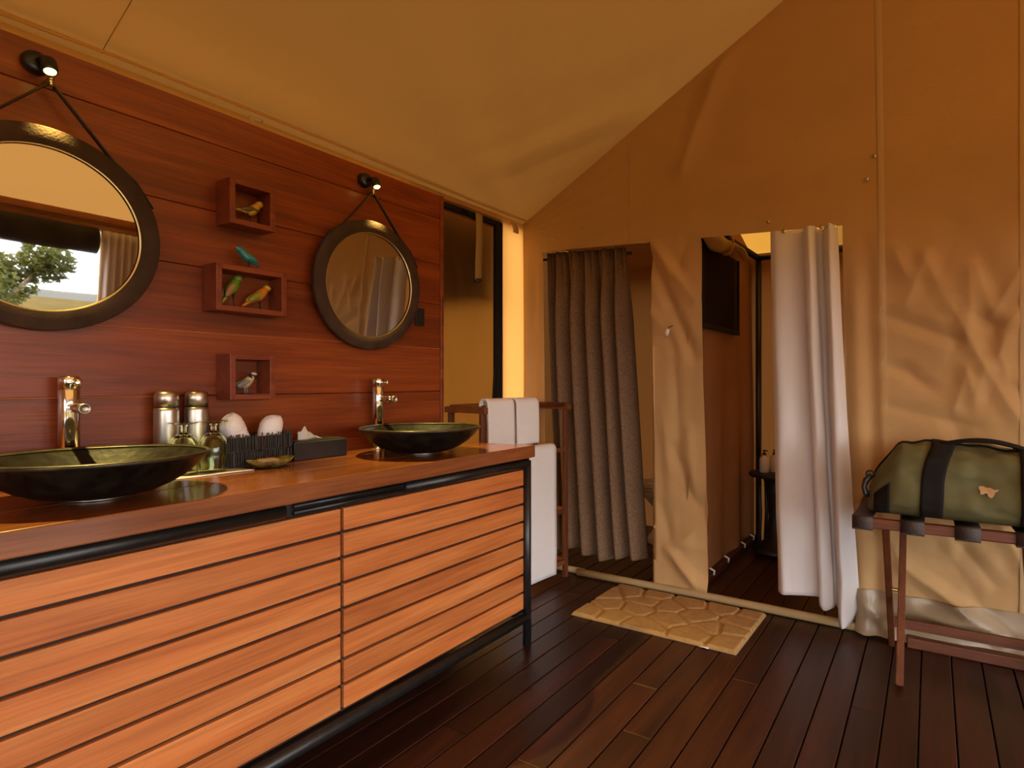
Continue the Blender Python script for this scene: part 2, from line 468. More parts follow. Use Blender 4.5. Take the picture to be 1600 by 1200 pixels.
sheet('canvas_tab', 2, 6, lambda u, v: (XL + 0.02 + 0.012 * math.sin(v * 2.5), 2.84 + 0.05 * u + 0.02 * v, 2.128 - 0.06 * v), 'hem', wl, 0.004)

# rear wall (gable) with two doorways and creases
SEGS = [(1.997, 1.71, 1.924, 1.508, 1), (1.997, 1.71, 2.077, 1.49, 1), (2.09, 1.489, 2.213, 1.22, 1.3), (2.213, 1.22, 2.176, 1.061, 1), (1.832, 1.463, 2.152, 1.316, -1.2),
        (2.152, 1.316, 2.164, 1.44, 1), (2.164, 1.44, 2.158, 1.638, 1), (2.182, 1.65, 2.242, 1.428, 1), (2.242, 1.428, 2.335, 1.62, 1), (2.277, 1.376, 2.329, 1.444, 1.3),
        (2.26, 1.277, 2.295, 1.177, 1), (2.213, 1.22, 2.341, 0.979, 1), (1.853, 1.226, 1.921, 1.206, -1), (1.921, 1.206, 2.02, 1.122, -1), (1.88, 1.742, 1.928, 1.622, 1),
        (2.182, 1.439, 2.272, 1.377, -1), (2.102, 1.015, 2.152, 1.207, 1), (1.867, 1.04, 2.188, 0.959, -0.8), (2.242, 1.414, 2.257, 1.306, -1), (2.283, 1.348, 2.266, 1.27, 1.4), (2.152, 1.214, 2.176, 1.09, 1),
        (1.918, 0.324, 2.263, 0.099, 2.2), (1.741, 0.165, 1.861, 0.054, 1.5), (1.963, 0.149, 2.181, 0.111, 1.5), (1.95, 0.75, 2.10, 0.45, 1), (2.10, 0.45, 2.30, 0.62, 1), (2.05, 0.55, 2.25, 0.30, -1), (1.80, 0.6, 1.90, 0.35, 1), (2.2, 0.7, 2.34, 0.4, 1),
        (0.642, 1.925, 0.795, 1.589, -2.2), (0.795, 1.589, 0.934, 1.282, -2.0), (0.678, 1.92, 0.934, 1.604, 2.0), (0.829, 1.808, 0.869, 1.691, -1), (0.829, 1.789, 0.895, 1.907, -1), (0.882, 1.683, 0.928, 1.617, -1),
        (0.657, 1.56, 0.761, 1.445, 0.8), (0.761, 1.445, 0.829, 1.297, -0.8), (0.818, 0.795, 0.87, 0.625, -2), (0.87, 0.625, 0.956, 0.475, -1.3), (0.743, 0.473, 0.788, 0.275, -1.2), (0.82, 1.25, 0.84, 0.8, -1.2),
        (0.788, 0.233, 0.984, 0.031, 2.5), (0.855, 0.284, 0.97, 0.388, 1), (0.788, 0.275, 0.977, 0.267, 0.7), (0.811, 0.613, 0.87, 0.549, -1), (0.90, 0.9, 0.93, 0.55, 1), (0.74, 1.0, 0.80, 0.6, 0.8)]
def segd(x, z, s):
    ax, az, bx, bz = s[:4]; dx, dz = bx - ax, bz - az
    L2 = dx * dx + dz * dz; t = ((x - ax) * dx + (z - az) * dz) / L2
    tc = min(1, max(0, t)); return math.hypot(x - ax - dx * tc, z - az - dz * tc), tc
def crease(x, z):
    h = 0
    for s in SEGS:
        d, t = segd(x, z, s)
        if d < 0.055:
            wv = max(0, 1 - d / 0.055)
            h += s[4] * 0.0145 * wv ** 1.35 * math.sin(PI * min(1, max(0, 0.12 + 0.76 * t))) ** 0.5
    return h
def door_top(x): return 1.962 - 0.041 * (x + 0.05)
D1 = (-0.05, 0.675); D2 = (0.965, 1.660)
def bw_disp(x, z):
    h = 0.010 * nz(x * 1.1, z * 1.1, 1.0) * sm(0, 0.2, abs(x - XL))
    if x < 2.7:
        h += crease(x, z)
        k = sm(2.05, 1.75, z)
        if x > 1.62:
            dd, pp = noise.voronoi(Vector((x * 3.4 + 0.4 * nz(x * 2, z * 2), z * 3.0, 0.3)))
            h += 0.024 * k * min(0.4, dd[1] - dd[0]) * sm(1.62, 1.85, x)
            h += 0.006 * k * nz(x * 7, z * 5, 3.0)
            if x < 1.86: h += 0.011 * math.sin((x - 1.62) * 55 + z * 1.6) * sm(1.90, 1.5, z) * sm(1.62, 1.66, x) * sm(1.86, 1.80, x)
        elif D1[1] <= x <= D2[0]:
            h += 0.010 * k * nz(x * 9, z * 2.5, 7.0) + 0.004 * nz(x * 18, z * 7, 2.0)
        elif x < D1[0]:
            h += 0.010 * math.sin((x - XL) * 55) * sm(2.1, 1.7, z)
        if z > 1.9:
            ang = math.atan2(z - EAVE + 0.05, x - XL + 0.01); r_ = math.hypot(z - EAVE, x - XL)
            h += 0.014 * nz(ang * 8, r_ * 0.6, 4) * math.exp(-((r_ - 1.0) / 0.9) ** 2) * sm(1.9, 2.1, z)
            # pull line up to the roof seam
            d, t = segd(x, z, (1.10, 2.86, 0.86, 2.30))
            h += 0.05 * max(0, 1 - d / 0.12) ** 2 * (1 - t * 0.5)
    return -h
bx = []
def span(a, b, st):
    n = max(1, int(round((b - a) / st)))
    for i in range(n): bx.append(a + (b - a) * i / n)
span(XL - 0.03, D1[0], 0.02); span(D1[0], D1[1], 0.025); span(D1[1], D2[0], 0.0135); span(D2[0], D2[1], 0.025); span(D2[1], 2.42, 0.0090); span(2.42, 2.46, 0.02); span(2.46, RIDGE, 0.05); span(RIDGE, XR, 0.2); bx.append(XR)
nlow, nup = 190, 60
vs_, fs_ = [], []
NV = nlow + nup + 1
for x in bx:
    zt = door_top(min(x, 2.4)); top = roof_z(x) + 0.004
    for j in range(NV):
        z = 0.012 + (zt - 0.012) * j / nlow if j <= nlow else zt + (top - zt) * (j - nlow) / nup
        fade = sm(0.0, 0.10, top - z)
        xx = x
        if x == D1[1] or x == D2[0] or x == D2[1] or x == D1[0]: xx = x + (0.045 * (1 - z / zt) * (1 if x in (D1[1], D2[0]) else 0.6) if z < zt else 0)
        vs_.append((xx, YB + bw_disp(x, z) * fade, z))
for i in range(len(bx) - 1):
    xm = (bx[i] + bx[i + 1]) / 2
    for j in range(NV - 1):
        if j < nlow and (D1[0] < xm < D1[1] or D2[0] < xm < D2[1]): continue
        a = i * NV + j
        fs_.append((a, a + NV, a + NV + 1, a + 1))
wb = struct(link('wall_back', md('wall_back', vs_, fs_), 'canvas', None, True))
def seam_strip(x, z0, z1, wdt, mt='seam', bot=0.0):
    sheet('wall_seam', 2, 110, lambda u, v: (x + wdt * (u - .5) + bot * (1 - v), YB + bw_disp(x, lerp(z0, z1, v)) - 0.003 - 0.002 * math.sin(PI * u), lerp(z0, z1, v)), mt, wb)
seam_strip(1.808, 0.2, roof_z(1.808) - 0.03, 0.026, bot=0.04)
seam_strip(2.345, 0.2, roof_z(2.345) - 0.03, 0.022)
seam_strip(0.548, 1.95, roof_z(0.548) - 0.02, 0.005)
sheet('ground_skirt', 90, 16, lambda u, v: (lerp(1.72, 3.6, u), YB - 0.012 + bw_disp(lerp(1.72, 3.6, u), lerp(0.02, .2, v)) * 1.6 - 0.05 * (1 - v) ** 2, lerp(0.012, 0.20, v)), 'skirt', wb)
box('seam_tape', (D1[0] - 0.03, YB - 0.006, 1.955), (0.2, YB + 0.004, 1.975), 'canvas', wb)
tg = tube('toggle', [(0.798, YB - 0.042, 1.440), (0.793, YB - 0.046, 1.422), (0.787, YB - 0.042, 1.402)], [0.0085, 0.012, 0.010], 'bone', wb, 10)
tube('toggle_loop', [(0.812, YB - 0.012, 1.458), (0.805, YB - 0.04, 1.452), (0.796, YB - 0.042, 1.440)], 0.003, 'darkwood', wb, 6)
# eyelets in the canvas header
for (x, z) in ((1.797, 2.19), (1.765, 2.09), (0.02, 2.03), (0.245, 2.06), (1.32, 1.955)):
    lathe('eyelet', [(0.004, 0), (0.009, 0.002), (0.009, 0.004), (0.004, 0.005)], 'metalgrey', wb, (x, YB - 0.012, z), 10, 'y')

# right wall: header, sill zone and big opening; rolled blind and beams
wr = struct(box('wall_right', (XR - 0.01, YF, 2.05), (XR + 0.01, YB, EAVE + 0.0), 'canvas'))
box('corner_panel', (XR - 0.01, 2.62, 0.0), (XR + 0.01, YB, 2.06), 'canvas', wr)
box('corner_panel', (XR - 0.01, YF, 0.0), (XR + 0.01, -3.9, 2.06), 'canvas', wr)
struct(box('trim_1', (XR - 0.10, YF, 2.135), (XR - 0.03, YB - 0.02, 2.20), 'beam', None, 0.004))
struct(box('trim_2', (XR - 0.09, YF, 2.06), (XR - 0.03, YB - 0.02, 2.10), 'beam', None, 0.004))
def gable_front():
    poly = [(XL, 0), (2.2, 0), (2.2, 2.0), (4.4, 2.0), (4.4, 0), (XR, 0), (XR, EAVE), (RIDGE, roof_z(RIDGE)), (XL, EAVE)]  # unseen opening, placed and sized to light the rear wall
    return prism('wall_front', poly, YF - 0.01, YF + 0.01, 'canvas', None, 1)
struct(gable_front())
bl = thing('rolled_blind', 'dark rolled canvas blind tied above the wide tent opening', 'blind', (XR - 0.12, -0.65, 1.94))
link('roll', rings_mesh('roll', [[(0.0 + (0.085 + 0.008 * nz(y * 2, a)) * math.cos(a), y, (0.130 + 0.012 * nz(y * 2, a + 4)) * math.sin(a)) for a in [2 * PI * k / 16 for k in range(16)]] for y in [-3.2 + 0.2 * i for i in range(33)]]), plain('blind_canvas', (0.035, 0.032, 0.03), 0.8, 0, 0.3, 0.3, 6), bl, True)
for y in (-2.4, -0.8, 0.8, 2.4):
    tube('tie', [(0.1 * math.cos(a), y, 0.148 * math.sin(a)) for a in [2 * PI * k / 12 for k in range(13)]], 0.01, 'webbing', bl, 6)
def side_curtain(u, v):
    y = lerp(2.58, 2.97, u); z = lerp(0.03, 2.05, v)
    return (XR - 0.16 + 0.035 * math.sin(u * 40 + 0.5 * math.sin(v * 3)), y, z)
tag(sheet('window_curtain', 90, 30, side_curtain, 'white', None, 0.002), 'pale gathered curtain hanging at the side of the wide tent opening', 'curtain')

# annex walls: toilet and shower compartments behind the doorways
PX = 0.885
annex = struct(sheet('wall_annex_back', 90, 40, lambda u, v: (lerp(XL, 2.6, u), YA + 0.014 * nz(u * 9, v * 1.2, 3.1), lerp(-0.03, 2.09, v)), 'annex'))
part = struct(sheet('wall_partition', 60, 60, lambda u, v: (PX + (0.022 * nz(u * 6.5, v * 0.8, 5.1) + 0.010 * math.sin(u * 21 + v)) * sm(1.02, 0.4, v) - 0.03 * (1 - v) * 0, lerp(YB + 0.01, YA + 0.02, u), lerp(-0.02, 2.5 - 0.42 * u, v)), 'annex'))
sheet('mesh_panel', 20, 20, lambda u, v: (PX + 0.030 + 0.004 * nz(u * 5, v * 5, 1), lerp(3.17, 3.88, u), lerp(1.475 + 0.012 * u, 1.955, v)), 'mesh2', part)
box('mesh_border', (PX + 0.026, 3.165, 1.462), (PX + 0.040, 3.885, 1.490), 'blackweb', part)
box('mesh_border', (PX + 0.026, 3.165, 1.475), (PX + 0.038, 3.180, 1.955), 'blackweb', part)
box('mesh_border', (PX + 0.026, 3.865, 1.475), (PX + 0.038, 3.885, 1.955), 'blackweb', part)
tube('roller_pole', [(PX + 0.05, 3.03, 2.05), (PX + 0.05, 3.6, 2.04), (PX + 0.05, 4.28, 2.055)], 0.022, 'blackweb', part, 10)
sheet('rolled_flap', 30, 8, lambda u, v: (PX + 0.06 + 0.05 * math.sin(v * PI) * (0.6 + 0.3 * nz(u * 5, 2)), lerp(3.05, 3.9, u), 2.03 - 0.11 * v * (0.75 + 0.4 * math.sin(u * 6)) + 0.01 * nz(u * 8, v)), 'webbing', part, 0.003)
tube('tie_loop', [(PX + 0.06 + 0.045 * math.cos(a), 3.52, 1.995 + 0.065 * math.sin(a)) for a in [2 * PI * k / 12 for k in range(13)]], 0.008, 'hem', part, 6)
for y in (3.30, 3.58, 3.95, 4.18):
    tube('peg_loop', [(PX + 0.03, y, 0.075), (PX + 0.055, y + 0.008, 0.06), (PX + 0.05, y + 0.015, 0.035)], 0.006, 'bone', part, 6)
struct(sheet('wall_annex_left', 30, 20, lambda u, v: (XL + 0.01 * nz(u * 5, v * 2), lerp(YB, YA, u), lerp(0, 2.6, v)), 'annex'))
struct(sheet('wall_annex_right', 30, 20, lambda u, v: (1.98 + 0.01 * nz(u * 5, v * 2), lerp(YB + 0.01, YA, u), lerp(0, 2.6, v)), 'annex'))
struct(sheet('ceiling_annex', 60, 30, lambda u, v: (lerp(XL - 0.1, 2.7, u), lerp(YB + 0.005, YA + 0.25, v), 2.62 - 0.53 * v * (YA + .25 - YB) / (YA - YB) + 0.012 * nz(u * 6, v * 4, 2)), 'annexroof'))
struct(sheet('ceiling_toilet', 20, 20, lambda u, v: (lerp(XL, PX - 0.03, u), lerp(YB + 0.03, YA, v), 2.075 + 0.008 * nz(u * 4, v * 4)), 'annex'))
sheet('door_return', 10, 60, lambda u, v: (lerp(D2[0] + 0.045 * (1 - v), PX + 0.035, u), lerp(YB, YB + 0.15, u) + 0.01 * nz(u * 3, v * 4), lerp(0.02, 1.93, v)), 'canvas', wb)
struct(box('baseboard_1', (PX + 0.0, YB + 0.03, 0.0), (PX + 0.045, YA - 0.02, 0.045), 'deck', None, 0.004))
pole = thing('tent_pole', 'black steel tent pole standing in the rear corner of the shower', 'pole', (PX + 0.065, YA - 0.055, 0))
tube('upright', [(0, 0, 0.0), (0, 0, 2.06)], 0.021, 'black', pole, 12)
tube('crossbar', [(0.0, -0.01, 2.045), (1.02, -0.01, 2.045)], 0.021, 'black', pole, 12)
lathe('foot', [(0.03, 0), (0.03, 0.012), (0.022, 0.016)], 'black', pole, (0, 0, 0), 14)

# threshold pole and rails at the foot of the rear wall
th = struct(tube('trim_3', [(0.205, YB - 0.005, 0.022), (0.6, YB - 0.004, 0.022), (1.0, YB - 0.004, 0.022), (1.5, YB - 0.014, 0.022), (1.93, YB - 0.024, 0.022)], 0.021, 'webbing', None, 12))
th['label'] = 'canvas covered pole along the doorway sill'
struct(tube('trim_4', [(-0.12, YB + 0.03, 0.022), (0.0, YB + 0.02, 0.022), (0.24, YB + 0.012, 0.022)], 0.018, 'webbing', None, 12))
struct(box('trim_5', (1.93, YB - 0.095, 0.0), (3.6, YB - 0.045, 0.045), 'rackwoodx', None, 0.005))
struct(box('trim_6', (D2[0], YB + 0.02, 0.0), (D2[1] + 0.1, YB + 0.05, 0.02), 'deck', None, 0.003))

# wooden panel wall on the left, each board a part
pw = struct(box('wall_left', (-0.06, -1.6, 0.0), (-0.024, 2.068, 2.025), 'backing'))
zed = [0.0, 0.19, 0.375, 0.56, 0.745, 0.928, 1.109, 1.312, 1.522, 1.712, 1.932, 2.045]
for a, b in zip(zed[:-1], zed[1:]):
    o = box('board', (-0.012, -1.82, -(b - a) / 2 + 0.0008), (0.012, 1.832, (b - a) / 2 - 0.0008), 'panel', pw, 0.0018, 1)
    o.location = (-0.012 + 0.0, 0.232, (a + b) / 2)
box('seam_highlight', (-0.004, 0.0, 1.3108), (0.0012, 2.062, 1.3132), 'slat', pw)  # pale strips paint in the light caught along the board seams
box('seam_highlight', (-0.004, 0.0, 1.1078), (0.0012, 0.92, 1.1102), 'slat', pw)
box('end_trim', (-0.065, 2.064, 0.0), (0.006, 2.084, 2.045), 'panel', pw, 0.002, 1)

# ------------------------------------------------------------------ vanity cabinet
vc = thing('vanity_cabinet', 'slatted teak vanity cabinet with black steel frame below the worktop', 'cabinet', (0.0, 1.115, 0))
def yl(y): return y - 1.115
FX = 0.497
for (x, y) in ((FX, 2.085), (FX, 0.145), (0.05, 2.06), (0.05, 0.145)):
    tube('leg', [(x, yl(y), 0.0), (x, yl(y), 0.81)], 0.0185, 'black', vc, 14)
tube('bottom_rail', [(FX, yl(0.145), 0.128), (FX, yl(2.085), 0.128)], 0.0225, 'black', vc, 14)
box('top_rail', (FX - 0.03, yl(0.13), 0.777), (FX + 0.004, yl(2.10), 0.823), 'black', vc, 0.004)
tube('end_rail', [(FX, yl(2.085), 0.128), (0.05, yl(2.06), 0.128)], 0.018, 'black', vc, 12)
tube('handle_pipe', [(FX + 0.008, yl(0.165), 0.800), (FX + 0.008, yl(0.955), 0.800)], 0.0205, 'black', vc, 14)
tube('handle_pipe', [(FX + 0.006, yl(1.385), 0.800), (FX + 0.006, yl(2.075), 0.800)], 0.0185, 'black', vc, 14)
tube('latch_bar', [(FX + 0.010, yl(0.985), 0.808), (FX + 0.010, yl(1.372), 0.808)], 0.0075, 'black', vc, 10)
tube('latch_bar', [(FX + 0.010, yl(0.985), 0.790), (FX + 0.010, yl(1.372), 0.790)], 0.0075, 'black', vc, 10)
box('carcass', (0.04, yl(0.17), 0.15), (FX - 0.035, yl(2.072), 0.80), 'backing', vc)
SH = 0.0770
box('side_panel', (0.045, yl(2.058), 0.15), (FX - 0.014, yl(2.082), 0.80), 'black', vc)
for (ya, yb) in ((0.20, 1.1465), (1.1585, 2.066)):
    dr = box('door', (FX - 0.034, yl(ya) - 0.004, 0.150), (FX - 0.0205, yl(yb) + 0.004, 0.774), 'backing', vc)
    me = None
    for k in range(8):
        z1 = 0.7705 - SH * k; z0 = z1 - SH + 0.0095
        o = box('slat', (-0.0085, -(yb - ya) / 2, -(z1 - z0) / 2), (0.0085, (yb - ya) / 2, (z1 - z0) / 2), 'slat', None, 0.0022, 2)
        if me is None: me = o.data
        else: o.data = me
        o.parent = dr; o.location = (FX - 0.013, yl((ya + yb) / 2), (z0 + z1) / 2)

# worktop of three long boards
wt = thing('worktop', 'thick polished hardwood worktop on the slatted vanity', 'worktop', (0.28, 1.1, 0.877))
ye0 = 0.06
def wt_front(y): return 0.5695 - 0.0205 * y
edges = [0.004, 0.16, 0.34, None]
def wt_end(x): return 2.052 + (x - 0.20) * 0.17 if x > 0.20 else 2.052
for k in range(3):
    a, b = edges[k], edges[k + 1]
    xa0 = xa1 = a
    xb0, xb1 = (wt_front(ye0), wt_front(2.113)) if b is None else (b, b)
    g = 0.0006
    poly = [(xa0 + g, ye0), (xb0 - g, ye0), (xb1 - g, wt_end(xb1)), (xa1 + g, wt_end(xa1))]
    prism('board', [(p[0] - 0.28, p[1] - 1.1) for p in poly], -0.053, 0.0, 'top', wt, 2, 0.0035)

# ------------------------------------------------------------------ basins
def basin(loc, label):
    t = thing('wash_basin', label, 'basin', loc, 0, 'bronze vessel basins')
    R = 0.226
    prof = []
    H = 0.093
    out = [(0.070, 0.0), (0.082, 0.002), (0.115, 0.009), (0.150, 0.024), (0.182, 0.045), (0.208, 0.070), (0.221, 0.087)]
    inn = [(0.214, 0.089), (0.195, 0.077), (0.160, 0.053), (0.120, 0.031), (0.080, 0.0185), (0.03, 0.0150), (0.018, 0.0145)]
    lathe('bowl', out + [(R, H), (R - 0.002, H + 0.003)] + inn, 'basin', t, (0, 0, 0.004), 72)
    lathe('rim', [(R - 0.006, H - 0.002), (R + 0.0022, H - 0.003), (R + 0.0030, H + 0.003), (R - 0.002, H + 0.0065), (R - 0.0065, H + 0.002)], 'rim', t, (0, 0, 0.004), 72, cap=False)
    lathe('drain', [(0.026, 0.0), (0.026, 0.004), (0.018, 0.006), (0.004, 0.006)], 'chrome', t, (0, 0, 0.0175), 20)
    lathe('foot_ring', [(0.066, 0.0), (0.068, 0.003), (0.058, 0.005)], 'metalgrey', t, (0, 0, 0.0), 40)
    return t
basin((0.312, 0.612, 0.8775), 'dark bronze vessel basin beside the upturned glasses')
basin((0.312, 1.642, 0.8775), 'dark bronze vessel basin beside the tissue box near the towel rack')

def tap(loc, label):
    t = thing('tap', label, 'tap', loc, 0, 'chrome pillar taps')
    lathe('base_ring', [(0.028, 0), (0.028, 0.006), (0.0235, 0.009)], 'chrome', t, n=28)
    lathe('body', [(0.0225, 0.0), (0.0225, 0.252), (0.0215, 0.2545)], 'chrome', t, n=36)
    lathe('cap', [(0.0228, 0.2555), (0.0228, 0.286), (0.021, 0.289), (0.006, 0.290)], 'chrome', t, n=36)
    sp = tube('spout', [(0.0, 0, 0.206), (0.05, 0.0, 0.206), (0.088, 0.0, 0.205)], 0.0125, 'chrome', t, 20)
    lathe('aerator', [(0.0138, 0.088), (0.0138, 0.098), (0.0115, 0.100), (0.0105, 0.097), (0.003, 0.096)], 'metalgrey', sp, (0, 0, 0.205), 22, 'x')
    lv = tube('lever', [(0.0, 0, 0.272), (0.036, 0.002, 0.273), (0.047, 0.002, 0.273)], [0.005, 0.005, 0.005], 'chrome', t, 12)
    lathe('lever_knob', [(0.004, 0.043), (0.0085, 0.044), (0.0085, 0.056), (0.006, 0.058), (0.001, 0.058)], 'chrome', lv, (0, 0.002, 0.273), 16, 'x')
    return t
tap((0.050, 0.644, 0.8775), 'tall chrome pillar tap behind the basin under the mirror reflecting trees')
tap((0.050, 1.657, 0.8775), 'tall chrome pillar tap behind the basin under the mirror reflecting a curtain')

# ------------------------------------------------------------------ flasks, glasses, basket, tissue box, dish
def flask(loc, label):
    t = thing('flask', label, 'flask', loc, 0, 'steel vacuum flasks')
    lathe('body', [(0.030, 0.0), (0.0325, 0.004), (0.0325, 0.17), (0.0322, 0.188), (0.0312, 0.197)], 'steel', t, n=36)
    lathe('ring', [(0.0300, 0.196), (0.0303, 0.202)], 'blackplastic', t, n=36)
    lathe('cup', [(0.0314, 0.201), (0.0314, 0.228), (0.0302, 0.238), (0.0265, 0.2445), (0.018, 0.2472), (0.002, 0.2478)], 'steel', t, n=36)
    return t
flask((0.046, 0.877, 0.8775), 'brushed steel vacuum flask standing nearer the tap')
flask((0.046, 0.961, 0.8775), 'brushed steel vacuum flask standing nearer the black basket')
nap = tag(sheet('napkin', 12, 12, lambda u, v: (lerp(0.075, 0.205, u) + 0.02 * (v - .5), lerp(0.80, 1.045, v), 0.8792 + 0.0005 * math.sin(u * 9 + v * 7)), 'paper', None, 0.0015), 'white cloth napkin under the upturned glasses', 'napkin')
def goblet(loc, label, lean=0.0):
    t = thing('goblet', label, 'glass', loc, 0, 'upturned green goblets')
    out = [(0.0345, 0.0), (0.0372, 0.02), (0.0392, 0.045), (0.0392, 0.068), (0.0362, 0.090), (0.028, 0.108), (0.014, 0.119), (0.0085, 0.124)]
    inn = [(0.002, 0.1135), (0.012, 0.112), (0.025, 0.103), (0.0335, 0.087), (0.0368, 0.067), (0.0368, 0.045), (0.0348, 0.02), (0.0325, 0.0)]
    lathe('bowl', out + [(0.0070, 0.128), (0.001, 0.128)][:0] + inn, 'glass', t, n=40, cap=False)
    st = lathe('stem', [(0.0095, 0.1235), (0.0075, 0.132), (0.0085, 0.141), (0.011, 0.1450)], 'glass', t, n=20)
    lathe('foot', [(0.010, 0.145), (0.024, 0.1475), (0.038, 0.1520), (0.0385, 0.1545), (0.022, 0.1530), (0.002, 0.1525)], 'glass', t, n=40)
    return t
goblet((0.135, 0.882, 0.8805), 'upturned green glass goblet beside the basin rim')
goblet((0.142, 0.962, 0.8805), 'upturned green glass goblet beside the black basket')

bk = thing('basket', 'black woven twig basket holding rolled face towels', 'basket', (0.075, 1.118, 0.8775))
bm = bmesh.new()
def twig(bm, p0, p1, r):
    rg = tube_rings([p0, (Vector(p0) + Vector(p1)) / 2 + Vector((random.uniform(-.001, .001), random.uniform(-.001, .001), 0)), p1], [r, r * 1.15, r * 0.9], 5)
    vv = [[bm.verts.new(p) for p in q] for q in rg]
    for a in range(2):
        for j in range(5): bm.faces.new((vv[a][j], vv[a][(j + 1) % 5], vv[a + 1][(j + 1) % 5], vv[a + 1][j]))
HX, HY = 0.058, 0.112
def rr(t, k=0.0):
    a = 2 * PI * t; e = 0.32
    c, s = math.cos(a), math.sin(a)
    return ((HX + k) * math.copysign(abs(c) ** e, c), (HY + k) * math.copysign(abs(s) ** e, s))
# perimeter resampled evenly
per = [rr(i / 2000) for i in range(2001)]; L = [0]
for i in range(2000): L.append(L[-1] + math.hypot(per[i + 1][0] - per[i][0], per[i + 1][1] - per[i][1]))
def at(s):
    s = (s % 1) * L[-1]
    lo, hi = 0, 2000
    while hi - lo > 1:
        m = (lo + hi) // 2
        if L[m] <= s: lo = m
        else: hi = m
    return per[lo]
for tier, (z0, z1) in enumerate(((0.002, 0.052), (0.050, 0.104))):
    for i in range(96):
        s = (i + 0.5 * tier + random.uniform(-.25, .25)) / 96
        x, y = at(s); k = 1.0 + random.uniform(-0.012, 0.03); x2, y2 = at(s + random.uniform(-.004, .004))
        twig(bm, (x * k, y * k, z0), (x2 * k, y2 * k, z1 + random.uniform(-.004, .006)), random.uniform(0.0016, 0.0025))
wv = link('weave', finish(bm, 'weave'), 'wicker', bk, True); wv['kind'] = 'stuff'
link('lining', rings_mesh('lining', [[(at(i / 60)[0] * 0.95, at(i / 60)[1] * 0.97, z) for i in range(60)] for z in (0.001, 0.098)], False), 'backing', bk)
tube('rim_band', [(at(i / 60)[0] * 1.01, at(i / 60)[1] * 1.01, 0.053) for i in range(61)], 0.003, 'wicker', bk, 6)
def rolled(loc, tilt, rz, label):
    t = thing('rolled_towel', label, 'towel', loc, 0, 'rolled face towels')
    rings = []
    for i in range(15):
        s = i / 14; L_ = 0.152
        rr_ = 0.036 * (1 + 0.02 * math.sin(s * 9)) * (1 - 0.38 * (max(0, s - 0.78) / 0.22) ** 2.2) * (0.9 if s < 0.05 else 1)
        rings.append([(rr_ * math.cos(a) * 0.95, rr_ * math.sin(a), L_ * s + 0.006 * math.sin(a * 1)) for a in [2 * PI * k / 28 for k in range(28)]])
    b = link('roll', rings_mesh('roll', rings), 'towel', t, True)
    sp = [(0.004 + 0.0046 * k / 6 * 1.0, k * PI / 6) for k in range(40)]
    tube('spiral_edge', [((0.003 + 0.00042 * k) * math.cos(k * 0.45), (0.003 + 0.00042 * k) * math.sin(k * 0.45), 0.1515 + 0.006 * math.sin(k * 0.45) * (0.003 + 0.00042 * k) / 0.022) for k in range(38)], 0.0016, 'towel', b, 5)
    for s in (0.60, 0.66, 0.72):
        tube('band_ridge', [(0.0365 * math.cos(a) * 0.95, 0.0365 * math.sin(a), 0.152 * s + 0.006 * math.sin(a)) for a in [2 * PI * k / 28 for k in range(29)]], 0.0012, 'towel', b, 5)
    t.rotation_euler = (tilt, 0.12, rz)
    return t
rolled((0.085, 1.094, 0.905), math.radians(27), 0.0, 'white rolled towel leaning over the flask side of the basket')
rolled((0.075, 1.158, 0.886), math.radians(-8), 0.0, 'white rolled towel standing upright in the black basket')

tb = thing('tissue_box', 'long dark leather tissue box behind the soap dish', 'tissue box', (0.065, 1.345, 0.8775))
bm = bmesh.new()
box_bm(bm, (-0.058, -0.107, 0.0), (0.058, 0.107, 0.064), 0.0025, 1)
link('case', finish(bm, 'case'), 'slatebox', tb)
box('lid_panel', (-0.050, -0.099, 0.0645), (0.050, 0.099, 0.0675), 'slatebox', tb, 0.001, 1)
bm = bmesh.new()
tis = []
def tissue_pt(u, v):
    a = lerp(-0.058, 0.045, u)
    hgt = 0.048 * (1 - abs(u - 0.28) / 0.75) * v + 0.010 * nz(u * 5, v * 2, 4) * v
    return (0.012 * math.sin(u * 7) * (1 - .4 * v) + 0.008 * nz(u * 6, v * 5) * v, a * (1 - 0.25 * v) - 0.012 * v, 0.066 + max(0, hgt))
sheet('tissue', 30, 14, tissue_pt, 'tissue', tb, 0.001)

sd = thing('soap_dish', 'small glazed shell dish with a bar of soap on the worktop', 'dish', (0.195, 1.112, 0.8775))
rings = []
def dish_ring(k, z, wob=0.0): return [(0.047 * k * math.cos(a), 0.076 * k * math.sin(a) * (1 + 0.06 * math.cos(a * 3)), z + wob * math.sin(a) ** 2) for a in [2 * PI * i / 40 for i in range(40)]]
link('shell', rings_mesh('shell', [dish_ring(0.35, 0.001), dish_ring(0.6, 0.005), dish_ring(0.85, 0.016), dish_ring(1.0, 0.026, 0.004), dish_ring(0.97, 0.028, 0.004), dish_ring(0.8, 0.018), dish_ring(0.5, 0.009), dish_ring(0.2, 0.007)]), 'soapdish', sd, True)
box('soap', (-0.022, -0.040, 0.012), (0.020, 0.018, 0.030), 'soap', sd, 0.008, 3)

